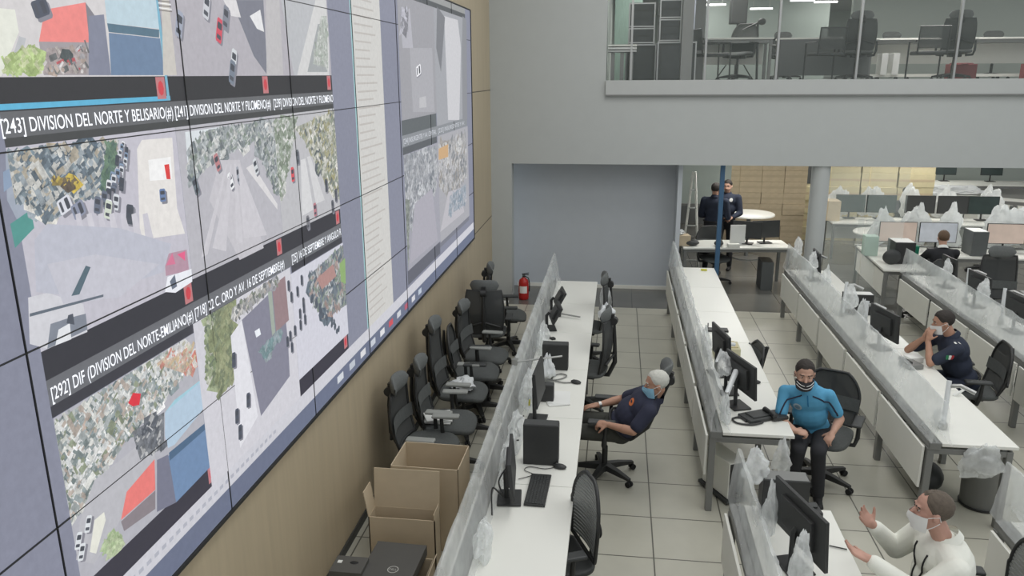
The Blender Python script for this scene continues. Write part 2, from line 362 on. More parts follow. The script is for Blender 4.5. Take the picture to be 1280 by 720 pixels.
# feeds
f1 = Paint(1.16); R = (2.38, 3.65, 3.375, ZT)
f1.rect(R[:2], R[2:], (198, 195, 196))
f1.pix([(0, 95), (0, 10), (20, 12), (25, 40), (3, 95)], (214, 216, 206)); f1.pix([(10, 95), (25, 45), (34, 48), (22, 95)], (176, 178, 182))
f1.pix([(50, 52), (57, 12), (108, 3), (113, 53)], (222, 128, 124)); f1.pix([(50, 52), (113, 53), (112, 94), (56, 94)], (152, 146, 150)); f1.pix([(108, 3), (120, 20), (113, 53)], (120, 118, 126))
f1.pix([(112, 20), (131, 18), (140, 94), (112, 94)], (120, 124, 142)); f1.pix([(132, 0), (196, 0), (200, 36), (135, 29)], (176, 196, 206)); f1.pix([(135, 29), (200, 37), (200, 47), (137, 40)], (78, 106, 124)); f1.pix([(137, 41), (201, 48), (207, 94), (140, 94)], (100, 122, 150))
clutter(f1, [wallpt(*p) for p in ((5, 92), (10, 70), (45, 55), (52, 90))], 60, .03, [(150, 170, 110), (170, 190, 130), (190, 195, 160)], clip=R)
clutter(f1, [wallpt(*p) for p in ((55, 92), (60, 60), (110, 58), (110, 92))], 30, .025, GREYS+[(180, 60, 70), (235, 235, 235)], clip=R)
car(f1, wallpt(52, 10), .05, .035, .3, (70, 76, 90)); f1.build('camera_feed')
f2 = Paint(1.16); R = (3.40, 3.65, 5.48, ZT); f2.rect(R[:2], R[2:], (166, 163, 170))
f2.pix([(205, 94), (203, 0), (212, 0), (222, 94)], (188, 184, 178)); f2.pix([(290, 0), (330, 0), (335, 94), (318, 70)], (112, 114, 126)); f2.pix([(313, 20), (326, 12), (331, 40), (322, 36)], (214, 214, 216))
f2.pix([(280, 0), (296, 0), (302, 22), (290, 20)], (206, 204, 206)); f2.pix([(333, 0), (350, 0), (355, 94), (334, 94)], (176, 174, 176)); f2.pix([(352, 0), (408, 0), (413, 94), (368, 94)], (172, 174, 178))
f2.pix([(372, 94), (395, 0), (408, 0), (412, 60), (412, 94)], (196, 196, 196)); f2.pix([(385, 90), (398, 30), (408, 30), (410, 90)], (150, 154, 156))
clutter(f2, [wallpt(*p) for p in ((392, 80), (402, 20), (409, 20), (411, 85))], 50, .04, [(140, 150, 140), (170, 175, 170), (196, 198, 196)], clip=R)
for p, c in (((225, 30), (150, 156, 172)), ((259, 8), (188, 190, 196)), ((275, 38), (196, 70, 88)), ((283, 22), (120, 124, 136)), ((293, 76), (196, 200, 204)), ((291, 90), (110, 120, 134))): car(f2, wallpt(*p), .075, .035, 1.2, c)
for k in range(5): f2.pix([(198+k*.5, k*3+0), (214+k*.5, k*3+2), (214+k*.5, k*3+3.2), (198+k*.5, k*3+1.2)], (226, 226, 224) if k % 2 else (110, 104, 100))
f2.build('camera_feed')
f3 = Paint(1.16); R = (2.38, 2.71, 3.41, 3.425); f3.rect(R[:2], R[2:], (182, 180, 190))
f3.pix([(10, 250), (8, 192), (60, 183), (70, 240), (30, 290)], (150, 158, 172)); f3.pix([(5, 215), (50, 190), (52, 205), (6, 240)], (130, 148, 172))
f3.pix([(75, 190), (128, 180), (130, 220), (108, 225), (78, 205)], (212, 214, 220)); f3.pix([(14, 280), (40, 262), (44, 285), (20, 310)], (76, 140, 134))
up_ = [wallpt(*p) for p in ((7, 240), (8, 192), (150, 175), (138, 235), (60, 275))]
clutter(f3, up_, 420, .035, [(80, 96, 110), (190, 188, 182), (150, 160, 168), (112, 128, 138), (210, 208, 202), (66, 80, 92), (172, 160, 140)], clip=R)
clutter(f3, [wallpt(*p) for p in ((66, 232), (66, 222), (95, 222), (98, 232))], 14, .022, [(200, 176, 80), (90, 80, 70)], clip=R)
clutter(f3, [wallpt(*p) for p in ((128, 235), (134, 180), (147, 178), (142, 230))], 60, .025, [(90, 116, 100), (110, 134, 112), (74, 96, 92)], clip=R)
f3.pix([(176, 300), (172, 186), (178, 175), (216, 172), (222, 260), (232, 292)], (214, 211, 208)); f3.pix([(186, 200), (214, 196), (216, 224), (188, 226)], (228, 228, 228)); f3.pix([(206, 206), (212, 205), (214, 224), (209, 224)], (204, 50, 50))
for k in range(22):
    t = k/21; car(f3, wallpt(158-24*t+rnd.uniform(-9, 9)*(0.5+t), 182+78*t), .022+.02*t, .012+.012*t, 1.25, rnd.choice([(214, 216, 220), (120, 140, 166), (96, 104, 120), (200, 204, 210), (60, 66, 78)]))
car(f3, wallpt(163, 268), .05, .03, 1.3, (66, 72, 82)); car(f3, wallpt(136, 262), .045, .026, 1.2, (196, 204, 190)); car(f3, wallpt(204, 244), .035, .028, 1.5, (98, 120, 160)); car(f3, wallpt(82, 256), .045, .035, .3, (204, 206, 214)); car(f3, wallpt(99, 262), .045, .035, .3, (130, 136, 156))
f3.pix([(208, 345), (206, 318), (234, 312), (237, 338)], (168, 136, 152)); f3.pix([(208, 332), (216, 316), (220, 330)], (200, 110, 140)); f3.pix([(222, 318), (232, 314), (232, 326)], (214, 90, 130))
f3.pix([(207, 365), (210, 346), (240, 336), (241, 352), (220, 366)], (222, 224, 230)); f3.pix([(213, 352), (219, 343), (222, 358), (216, 362)], (96, 104, 120))
f3.pix([(90, 370), (108, 332), (114, 334), (100, 368)], (78, 98, 110)); f3.pix([(38, 430), (36, 372), (60, 366), (105, 380), (110, 415), (60, 436)], (196, 196, 202))
f3.pix([(60, 436), (64, 405), (85, 398), (108, 392), (110, 412)], (120, 126, 138)); f3.pix([(70, 432), (74, 412), (88, 404), (90, 424)], (214, 216, 220)); f3.pix([(38, 392), (130, 368), (130, 371), (38, 396)], (90, 100, 112)); f3.pix([(84, 404), (86, 394), (92, 392), (94, 406)], (70, 76, 88))
for k in range(7): f3.pix([(95+k*14, 268), (101+k*14, 266), (120+k*13, 345-k*4), (108+k*13, 350-k*4)], (188+k % 2*5, 186+k % 2*5, 195+k % 2*4), )
f3.pix([(44, 300), (60, 280), (150, 285), (215, 305), (205, 340), (110, 372), (46, 365)], (176, 178, 190)); f3.pix([(60, 330), (120, 318), (200, 330), (150, 372), (80, 380)], (184, 184, 194))
f3.pix([(90, 370), (108, 332), (114, 334), (100, 368)], (78, 98, 110)); f3.pix([(38, 392), (130, 368), (130, 371), (38, 396)], (90, 100, 112))
f3.build('camera_feed')
f4 = Paint(1.16); R = (3.41, 2.71, 4.46, 3.425); f4.rect(R[:2], R[2:], (172, 171, 178))
f4.pix([(232, 165), (280, 158), (262, 190), (236, 215)], (204, 210, 214))
for side in ([(236, 235), (236, 185), (262, 162), (340, 150), (345, 165), (268, 200)], [(318, 178), (340, 152), (345, 152), (349, 245), (342, 232)]):
    clutter(f4, [wallpt(*p) for p in side], 260, .035, [(150, 156, 160), (180, 184, 186), (112, 120, 124), (128, 140, 130), (206, 206, 204), (90, 98, 104)], clip=R)
f4.pix([(262, 250), (275, 200), (300, 200), (330, 310), (300, 325)], (184, 182, 188)); f4.pix([(308, 210), (316, 205), (347, 255), (347, 262)], (204, 202, 204))
for p, c in (((289, 226), (222, 224, 226)), ((298, 219), (150, 154, 164)), ((320, 208), (196, 200, 204)), ((272, 203), (176, 120, 124)), ((245, 232), (100, 110, 118))): car(f4, wallpt(*p), .055, .028, 1.9, c)
for k, (x0, x1) in enumerate(((252, 256), (283, 262), (296, 300), (305, 330))): f4.pix([(283+k*5, 205), (285+k*5, 205), (x1+4, 318-k*8), (x0, 322-k*8)], (190, 188, 194))
f4.build('camera_feed')
f5 = Paint(1.16); R = (4.46, 2.71, 5.48, 3.425); f5.rect(R[:2], R[2:], (176, 176, 180))
clutter(f5, [wallpt(*p) for p in ((347, 235), (343, 150), (372, 146), (360, 215), (352, 250))], 180, .04, [(130, 142, 126), (176, 180, 178), (206, 206, 204), (104, 116, 100)], clip=R)
clutter(f5, [wallpt(*p) for p in ((368, 160), (418, 138), (425, 250), (412, 240), (380, 175))], 300, .04, [(124, 134, 120), (190, 190, 182), (84, 92, 98), (214, 212, 206), (150, 146, 110)], clip=R)
f5.pix([(378, 270), (376, 200), (382, 198), (392, 262)], (200, 200, 202)); f5.pix([(395, 255), (384, 196), (388, 195), (406, 250)], (196, 196, 198))
for p, c in (((366, 218), (204, 76, 84)), ((372, 196), (90, 96, 104)), ((394, 262), (170, 110, 120)), ((416, 258), (90, 92, 100)), ((385, 278), (110, 110, 116)), ((408, 232), (70, 76, 84)), ((420, 244), (80, 84, 92))): car(f5, wallpt(*p), .055, .028, 1.6, c)
f5.build('camera_feed')
f6 = Paint(1.16); R = (2.38, 1.75, 3.36, 2.455); f6.rect(R[:2], R[2:], (168, 168, 176))
clutter(f6, [wallpt(*p) for p in ((64, 530), (230, 425), (238, 455), (205, 500), (150, 560), (100, 640), (84, 660))], 800, .035, [(196, 198, 200), (214, 214, 210), (128, 140, 144), (96, 110, 112), (150, 158, 160), (120, 130, 104), (176, 160, 150), (226, 226, 226)], clip=R)
clutter(f6, [wallpt(*p) for p in ((195, 455), (230, 425), (255, 440), (240, 470))], 60, .03, [(190, 120, 110), (196, 176, 140), (200, 200, 200), (170, 176, 160)], clip=R)
f6.pix([(95, 700), (100, 650), (118, 600), (150, 575), (186, 545), (195, 575), (150, 650), (118, 705)], (174, 174, 180))
f6.pix([(206, 545), (206, 516), (258, 470), (258, 506), (218, 556), (210, 560)], (168, 188, 206)); f6.pix([(206, 516), (218, 500), (262, 466), (256, 472)], (150, 190, 204)); f6.pix([(210, 570), (262, 530), (270, 576), (220, 628), (206, 590)], (104, 130, 164)); f6.pix([(211, 566), (262, 524), (262, 532), (212, 576)], (70, 96, 124))
f6.pix([(196, 575), (210, 568), (220, 628), (196, 640)], (110, 112, 130)); f6.pix([(151, 650), (158, 615), (193, 574), (194, 612)], (218, 116, 112)); f6.pix([(151, 652), (194, 613), (194, 636), (155, 664)], (128, 120, 126)); f6.pix([(160, 504), (166, 491), (176, 492), (174, 506), (166, 508)], (206, 44, 60))
f6.pix([(112, 690), (118, 650), (130, 640), (132, 650), (120, 692)], (216, 216, 206)); clutter(f6, [wallpt(*p) for p in ((124, 690), (140, 662), (152, 668), (150, 690))], 40, .03, [(150, 170, 130), (176, 188, 156)], clip=R)
for p in ((98, 676), (102, 690), (110, 655)): car(f6, wallpt(*p), .04, .02, 1.1, (206, 210, 214))
clutter(f6, [wallpt(*p) for p in ((165, 540), (205, 515), (205, 560), (175, 575))], 40, .03, [(60, 66, 76), (96, 100, 108), (190, 190, 190)], clip=R)
f6.build('camera_feed')
f7 = Paint(1.16); R = (3.36, 1.63, 4.52, 2.50); f7.rect(R[:2], R[2:], (196, 195, 202))
f7.pix([(262, 470), (258, 420), (270, 400), (282, 396), (290, 430), (272, 480)], (206, 206, 204)); clutter(f7, [wallpt(*p) for p in ((258, 480), (256, 400), (276, 385), (282, 400), (276, 480))], 120, .04, [(120, 134, 100), (150, 160, 130), (190, 190, 180), (96, 108, 92)], clip=R)
clutter(f7, [wallpt(*p) for p in ((272, 500), (270, 380), (290, 372), (296, 470))], 130, .05, [(128, 136, 104), (146, 150, 118), (108, 118, 96)], clip=R)
f7.pix([(302, 400), (352, 352), (360, 430), (362, 470), (326, 520)], (122, 122, 138)); f7.pix([(340, 358), (356, 345), (361, 400), (345, 415)], (140, 118, 122)); f7.pix([(334, 360), (339, 358), (344, 415), (340, 420)], (150, 160, 150)); f7.pix([(318, 414), (324, 410), (326, 418), (320, 422)], (222, 226, 232)); clutter(f7, [wallpt(*p) for p in ((322, 440), (350, 410), (354, 416), (335, 446))], 20, .04, [(110, 136, 140), (140, 150, 156)], clip=R)
f7.pix([(300, 560), (288, 420), (302, 400), (322, 520)], (212, 212, 218)); clutter(f7, [wallpt(*p) for p in ((288, 400), (290, 385), (345, 345), (350, 352), (305, 392))], 60, .035, GREYS, clip=R)
for p in ((296, 520), (300, 540), (292, 450), (310, 500)): car(f7, wallpt(*p), .05, .025, 1.4, (70, 76, 90))
f7.build('camera_feed')
f8 = Paint(1.16); R = (4.52, 1.75, 5.48, 2.455); f8.rect(R[:2], R[2:], (196, 196, 206))
clutter(f8, [wallpt(*p) for p in ((385, 345), (430, 305), (434, 380), (405, 400), (388, 375))], 260, .045, [(96, 108, 120), (130, 146, 130), (160, 136, 130), (186, 188, 190), (78, 90, 104)], clip=R)
f8.pix([(396, 348), (416, 330), (420, 345), (402, 362)], (164, 128, 124)); f8.pix([(424, 330), (431, 322), (432, 355), (426, 352)], (132, 162, 104))
for k in range(13): car(f8, wallpt(362+rnd.uniform(-3, 22), 350+k*7), .04, .02, 1.5, (64, 70, 84))
for k in range(16): 
    p = wallpt(388+k*2.3+rnd.uniform(-4, 4), 372+k*2.8); f8.poly(blob2(p, .03, .03), (74, 82, 94))
f8.build('camera_feed')
f9 = Paint(1.16); R = (7.25, 3.24, 8.69, 4.345); f9.rect(R[:2], R[2:], (146, 146, 152)); f9.pix([(500, 20), (512, 10), (516, 60), (503, 60)], (166, 166, 174)); f9.pix([(516, 140), (512, 60), (540, 60), (543, 140)], (158, 158, 164))
car(f9, wallpt(523, 88), .12, .06, .2, (226, 226, 230)); f9.pix([(524, 135), (524, 122), (532, 120), (533, 134)], (176, 176, 180)); clutter(f9, [wallpt(*p) for p in ((500, 40), (500, 12), (510, 10), (510, 40))], 20, .06, [(180, 180, 190), (120, 120, 128)], clip=R); f9.build('camera_feed')
f10 = Paint(1.16); R = (8.69, 3.10, 10.5, 4.345); f10.rect(R[:2], R[2:], (150, 152, 158)); f10.pix([(560, 150), (555, 20), (572, 25), (576, 60), (574, 150)], (190, 190, 194)); f10.pix([(545, 60), (546, 8), (556, 22), (551, 90)], (112, 114, 120)); f10.pix([(577, 60), (578, 20), (583, 25), (584, 150), (578, 150)], (128, 130, 136)); f10.build('camera_feed')
f11 = Paint(1.16); R = (7.25, 1.80, 8.69, 2.92); f11.rect(R[:2], R[2:], (150, 150, 160)); clutter(f11, [wallpt(*p) for p in ((503, 235), (503, 195), (546, 182), (547, 220), (520, 300), (508, 280))], 220, .07, [(170, 172, 176), (128, 130, 138), (190, 192, 196), (110, 116, 124)], clip=R)
f11.pix([(512, 330), (518, 255), (540, 235), (547, 300)], (160, 158, 168)); clutter(f11, [wallpt(*p) for p in ((505, 355), (504, 250), (512, 250), (510, 340))], 60, .05, [(110, 116, 112), (140, 146, 140)], clip=R); f11.build('camera_feed')
f12 = Paint(1.16); R = (8.69, 1.78, 10.5, 2.99); f12.rect(R[:2], R[2:], (158, 158, 164)); clutter(f12, [wallpt(*p) for p in ((548, 230), (548, 180), (582, 166), (584, 220), (560, 250))], 260, .08, [(176, 176, 180), (120, 124, 130), (196, 196, 196), (140, 134, 128)], clip=R)
f12.pix([(548, 200), (548, 186), (560, 180), (560, 196)], (190, 156, 116)); f12.pix([(550, 290), (560, 240), (575, 235), (580, 265)], (176, 174, 180)); clutter(f12, [wallpt(*p) for p in ((560, 270), (562, 245), (582, 230), (582, 255))], 40, .07, [(120, 136, 150), (180, 180, 186)], clip=R); f12.build('camera_feed')
ui.build('screen_bars')
sm = MB()
for z in zs[1:-1]: sm.b2((-.004, y0, z-.0022), (.0012, y1, z+.0022))
for y in ys[1:-1]: sm.b2((-.004, y-.0018, z0), (.0012, y+.0018, z1))
sm.build('panel_seams', BLACK, vw)
TXT = mat('caption_light', s2l(214, 216, 222), .5, var=0, emit=1.0)
def wtext(s, y0, y1, z, h, m=TXT, parent=vw, bold=.012):
    c = bpy.data.curves.new('caption', 'FONT'); c.body = s; c.size = 1; c.offset = bold*.25
    o = bpy.data.objects.new('caption', c); COL.objects.link(o); dg = bpy.context.evaluated_depsgraph_get()
    me = bpy.data.meshes.new_from_object(o.evaluated_get(dg)); bpy.data.objects.remove(o); bpy.data.curves.remove(c)
    xs = [v.co.x for v in me.vertices]; w_ = max(xs)-min(xs); sx = (y1-y0)/w_; x0 = min(xs)
    for v in me.vertices: v.co = V((.0005, y0+(v.co.x-x0)*sx, z+v.co.y*h))
    me.materials.clear(); me.materials.append(m); o = bpy.data.objects.new('caption', me); COL.objects.link(o); o.parent = parent; return o
wtext('[243] DIVISION DEL NORTE Y BELISARIO(#)', 2.37, 3.40, 3.47, .070)
wtext('[241] DIVISION DEL NORTE Y FILOMENO(#)', 3.42, 4.44, 3.47, .070)
wtext('[239] DIVISION DEL NORTE Y FILOMENO', 4.48, 5.47, 3.47, .070)
wtext('[292] DIF (DIVISION DEL NORTE-EMILIANO(#)', 2.39, 3.37, 2.52, .072)
wtext('[718] 22 C. ORO Y AV. 16 DE SEPTIEMBRE(#)', 3.39, 4.44, 2.52, .072)
wtext('[25] 16 DE SEPTIEMBRE Y ANGULO R', 4.56, 5.46, 2.52, .072)
TXT2 = mat('caption_dim', s2l(176, 178, 184), .5, var=0, emit=.8)
wtext('[234] INSURGENTES Y AV. CENTRAL', 7.28, 8.65, 3.02, .07, TXT2); wtext('[233] INSURGENTES Y AV.', 8.75, 10.3, 3.02, .07, TXT2)

# ------------------------------------------------------------------ desk benches
def bench(xg, y0, y1, nm, label, filmlabel, far=True, seed=0, film=True, filmgroup=None, glasstop=1.14):
    t = thing('desk_bench', label, 'desk', (xg, y0, 0)); L = y1-y0; st = L/nm
    top = MB()
    for k in range(nm): top.b2((.05, k*st+.003, .722), (.63, (k+1)*st-.003, .75))
    top.build('worktop', DESK, t, bevel=.003)
    r = MB().b2((-.05, 0, .69), (.045, L, .755)); r.build('rail', GREYM, t, bevel=.006)
    MB().b2((.52, .03, .66), (.56, L-.03, .715)).build('under_beam', GREYM, t)
    for k in range(nm):
        p = MB().b2((-.085, k*st+.04, .33), (-.065, (k+1)*st-.04, .70)).build('modesty_panel', PANEL, t, bevel=.003)
        MB().b2((-.004, k*st+.01, .755), (.004, (k+1)*st-.01, glasstop)).build('glass_screen', GLASS, t)
    for k in range(nm+1):
        y = min(max(k*st, .04), L-.04)
        MB().b2((-.055, y-.03, 0), (.0, y+.03, .70)).build('leg', GREYM, t, bevel=.004)
        g = MB().b2((.55, y-.03, 0), (.60, y+.03, .70)); g.b2((-.03, y-.025, .65), (.58, y+.025, .70)); g.build('leg', GREYM, t, bevel=.004)
    if film:
        def P(u, v):
            y = -.06+v*(L+.12); n = noise.noise(V((y*1.3, u*3, seed)))*.5; n2 = noise.noise(V((y*5.1, u*7, seed+9)))
            n3 = abs(noise.noise(V((y*9.0+u*4, u*2, seed+3))))
            prof = [(-.060, .775), (-.045, .86), (-.028, 1.0), (-.012, glasstop+.015), (.022, glasstop-.01), (.045, .98), (.065, .82), (.10, .757)]
            q = u*(len(prof)-1); i = min(int(q), len(prof)-2); f = q-i
            x = prof[i][0]*(1-f)+prof[i+1][0]*f; z = prof[i][1]*(1-f)+prof[i+1][1]*f
            e = 1-abs(u-.5)*2
            x += n*.022+n2*.007+(n3*.01 if u < .5 else n3*.025); z += n2*.008+(e*n*.04 if e > .6 else 0)+(max(0, n)*.04 if u > .9 or u < .1 else 0)
            return V((x, y, max(z, .757) if u > .88 else z))
        m = MB().grid(P, 26, int(L*26)); o = m.build('plastic_sheet', FILM, None, smooth=True, loc=(xg, y0, 0)); tag(o, filmlabel, 'plastic sheet', filmgroup)
    return t
bench(-.87, 1.6, 11.05, 8, 'long white desk row in front of the video wall, with keyboard and black computers', 'clear plastic sheeting over the glass of the desk row nearest the video wall', seed=1)
bench(.89, 6.2, 12.08, 5, 'white desk row between the man in navy and the man in the blue shirt', 'clear plastic sheeting over the glass of the desk row between navy and blue shirted men', seed=2)
bench(.89, .5, 5.05, 4, 'near white desk row where the white shirted man sits', 'clear plastic sheeting over the glass screen facing the white shirted man', seed=3)
bench(2.62, 6.2, 12.1, 5, 'white desk row with grey rail and wide panels, a bin under its near end', 'clear plastic sheeting over the long glass behind the blue shirted man', seed=4)
bench(2.62, .5, 5.05, 4, 'white desk row cut off by the bottom right corner', 'clear plastic sheeting over the glass in the bottom right corner', seed=5)
bench(4.27, 5.9, 11.95, 5, 'white desk row behind the man in dark uniform, furthest right in the hall', 'clear plastic sheeting over the glass behind the dark uniformed seated man', seed=6)

# ------------------------------------------------------------------ chairs
def chair(kind, label, loc, rz, group=None, recl=.12, headz=1.10, arm=PADG, padm=None):
    t = thing('office_chair', label, 'chair', loc, rz, group)
    b = MB(); b.cyl((0, 0, .05), (0, 0, .13), .04)
    a0 = .3
    for k in range(5):
        a = a0+k*2*PI/5; d = V((math.cos(a), math.sin(a), 0)); q = V((-d.y, d.x, 0))
        rs = []
        for s_, w_, zt, zb in ((.02, .035, .13, .07), (.16, .026, .115, .065), (.31, .018, .085, .06)):
            c = d*s_; rs.append([c+q*w_+V((0, 0, zt)), c-q*w_+V((0, 0, zt)), c-q*w_+V((0, 0, zb)), c+q*w_+V((0, 0, zb))])
        b.rings(rs)
    bo = b.build('base', BLACK, t, bevel=.004)
    for k in range(5):
        a = a0+k*2*PI/5; d = V((math.cos(a), math.sin(a), 0)); q = V((-d.y, d.x, 0)); c = d*.305+V((0, 0, .028))
        m = MB(); m.cyl(c-q*.026, c-q*.006, .028, n=12); m.cyl(c+q*.006, c+q*.026, .028, n=12); m.cyl(c, c+V((0, 0, .04)), .008)
        m.build('caster', RUBR, bo, smooth=True)
    MB().cyl((0, 0, .12), (0, 0, .30), .027).cyl((0, 0, .28), (0, 0, .41), .018).build('gas_lift', BLACK, t, smooth=True)
    MB().box((0, 0, .415), (.2, .26, .045)).build('mechanism', BLACK, t, bevel=.012)
    def S(u, v):
        a = u*2*PI; ph = (v-.5)*PI; ce = lambda x, e: math.copysign(abs(x)**e, x)
        x = .25*ce(math.cos(ph), .45)*ce(math.cos(a), .55); y = .25*ce(math.cos(ph), .45)*ce(math.sin(a), .55)
        z = .475+.035*ce(math.sin(ph), .6)+(-.03*max(0, (y-.14)/.11) if y > .14 else 0)-.012*math.cos(x*8)*(1 if v > .5 else 0)+.006
        return V((x, y, z))
    MB().grid(S, 36, 16).build('seat', DGREY if kind != 'rib' else BLACK2, t, smooth=True)
    R_ = Matrix.Translation((0, -.20, .46))@Matrix.Rotation(-recl*-1, 4, 'X')@Matrix.Translation((0, .20, -.46))
    def rz_(p): return R_@V(p)
    if kind == 'rib':
        hw = lambda z: .225*math.sqrt(max(.02, 1-((z-.80)/.262)**2)) if z > .8 else .235-.03*(.8-z)/.28
        yb = lambda x, z: -.24-.03*math.sin((z-.5)*3)+x*x*.7
        m = MB(); out = []
        for k in range(25): z = .53+k*.52/24; out.append(z)
        for sgn in (1,):
            pts = [V((hw(z), yb(hw(z), z), z)) for z in out]+[V((-hw(z), yb(hw(z), z), z)) for z in reversed(out)]
            pts.append(pts[0]); m.tube(pts, .014, 8)
        m.xf(R_).build('back_frame', BLACK, t, smooth=True)
        m = MB()
        for k in range(19):
            z = .55+k*.0258; h = hw(z)
            rs = [[V((x, yb(x, z)+dy, z+dz)) for dy, dz in ((.005, -.009), (.005, .009), (-.005, .009), (-.005, -.009))] for x in [h*(-1+2*i/8) for i in range(9)]]
            m.rings(rs)
        m.xf(R_).build('backrest', SLAT, t)
        m = MB().tube([(0, -.10, .42), (0, -.28, .45), (0, -.31, .62), (0, -.285, .85)], [.022, .03, .03, .018], 8); m.ell((0, -.31, .66), (.09, .02, .07)); m.xf(R_).build('back_spine', BLACK, t, smooth=True)
    elif kind == 'visitor':
        pass
    else:
        hw = (lambda v: .215+.035*math.sin(v*2.6)-.02*v) if kind == 'high' else (lambda v: (.215+.03*math.sin(v*2.6))*math.sqrt(max(.05, 1-max(0, (v-.5)/.5)**2*.72)))
        def B(u, v):
            x = (u-.5)*2*hw(v); z = .52+v*(headz-.10-.52+.08); y = -.235-.04*math.sin(v*3.0)+x*x*.9; return V((x, y, z))
        m = MB().grid(B, 14, 16); n = len(m.v); me = m
        m2 = MB().grid(lambda u, v: B(u, v)+V((0, -.012, 0)), 14, 16)
        m.add(m2.v, m2.f); m.xf(R_).build('backrest', CASEG, t, smooth=True)
        fr_ = [B(0, k/16) for k in range(17)]+[B(k/8, 1) for k in range(1, 9)]+[B(1, 1-k/16) for k in range(1, 17)]+[B(1-k/8, 0) for k in range(1, 8)]
        MB().tube(fr_+[fr_[0]], .013, 8).xf(R_).build('back_frame', BLACK, t, smooth=True)
        m = MB().tube([(0, -.08, .42), (0, -.27, .44), (0, -.33, .60), (0, -.31, .85), (0, -.29, headz-.05)], [.022, .028, .026, .02, .014], 8)
        m.tube([(-.2, -.26, .62), (0, -.32, .70), (.2, -.26, .62)], .014, 8); m.xf(R_).build('back_spine', BLACK, t, smooth=True)
        m = MB().grid(lambda u, v: V(((u-.5)*.5, -.245+((u-.5)*.5)**2*.8-.0, .66+v*.12)), 8, 3); m.xf(R_).build('lumbar_pad', DGREY, t)
        if kind == 'high':
            def H(u, v):
                a = v*2*PI; x = (u-.5)*.36; e = math.sqrt(max(.02, 1-(2*abs(u-.5))**4))
                return V((x, -.225+x*x*2.0+.03*math.cos(a)*e, headz+.035+.085*math.sin(a)*e))
            MB().grid(H, 14, 14).xf(R_).build('headrest', HFAB, t, smooth=True)
            m = MB().cyl((-.035, -.285, headz-.03), (.035, -.285, headz-.03), .042, n=14); m.box((0, -.27, headz), (.05, .03, .09)); m.xf(R_).build('headrest_bracket', BLACK, t, smooth=True)
    for s_ in (-1, 1):
        m = MB().tube([(s_*.16, 0, .42), (s_*.27, -.01, .43), (s_*.29, -.02, .50), (s_*.29, -.03, .655)], [.018, .02, .02, .016], 8)
        ao = m.build('armrest', BLACK, t, smooth=True)
        MB().box((s_*.285, .01, .668), (.085, .25, .028)).build('arm_pad', arm, ao, bevel=.012)
    return t
CH1 = chair('high', 'charcoal mesh chair along the wooden wall with a white bag on its seat', (-1.52, 7.45, 0), -PI/2, headz=1.16)
g = 'mesh chairs along the wooden wall'; CH1['group'] = g
CHL = chair('high', 'charcoal mesh chair along the wooden wall, just in front of the one showing its back', (-1.46, 8.55, 0), -PI/2-.08, g, headz=1.02)
dup(CHL, (-1.50, 6.70, 0), -PI/2+.05, 'charcoal mesh chair along the wooden wall with folded white papers on its seat', g)
dup(CHL, (-1.58, 6.20, 0), -PI/2-.05, 'charcoal mesh chair by the wooden wall, directly behind the tall open cardboard box', g)
CH2 = chair('high', 'black mesh chair with its back to the camera, in the corner by the wooden wall', (-1.60, 9.45, 0), .05, g, recl=.05, arm=BLACK2)
dup(CH2, (-1.42, 10.15, 0), -PI/2+.1, 'black chair furthest along the wooden wall, its headrest above the chair showing its back', g)
dup(CH2, (-.36, 9.75, 0), PI/2, 'black chair draped in plastic at the far end of the desk by the video wall')
dup(CH2, (-.30, 8.25, 0), PI/2-.15, 'black chair with a white bag on top, beside the desk by the video wall')
MAN1C = chair('high', 'black reclined mesh chair under the white haired man in navy', (-.04, 6.74, 0), PI/2-.08, recl=.46, headz=1.14, arm=BLACK2)
CH3 = chair('rib', 'grey ribbed back chair pushed under the near end of the desk by the video wall', (-.35, 4.66, 0), PI/2+.42, arm=BLACK2, recl=-.02)
dup(CH3, (2.18, 4.30, 0), PI/2-.1, 'grey ribbed back chair holding the white shirted man')
CH4 = chair('mid', 'black mesh chair under the man in the bright blue shirt', (1.92, 6.86, 0), PI-.42, arm=BLACK2, headz=1.02)
dup(CH4, (-1.48, 8.02, 0), -PI/2+.08, 'headrestless dark chair squeezed between two charcoal chairs along the wooden wall', g)
dup(CH4, (3.66, 8.12, 0), PI/2-.1, 'black mesh chair behind the seated man in dark uniform')
chair('mid', 'small dark chair tucked under the middle desk row, its round backrest leaning past the edge', (1.24, 8.25, 0), PI/2+.1, recl=.30, headz=.88, arm=BLACK2)
dup(CH1, (5.40, 11.4, 0), PI/2+1.5, 'tall black mesh chair beyond the rightmost desk row, in front of the lit orange screens')
dup(CH4, (4.72, 12.25, 0), 0.3, 'low black chair of the woman at the lit screens')

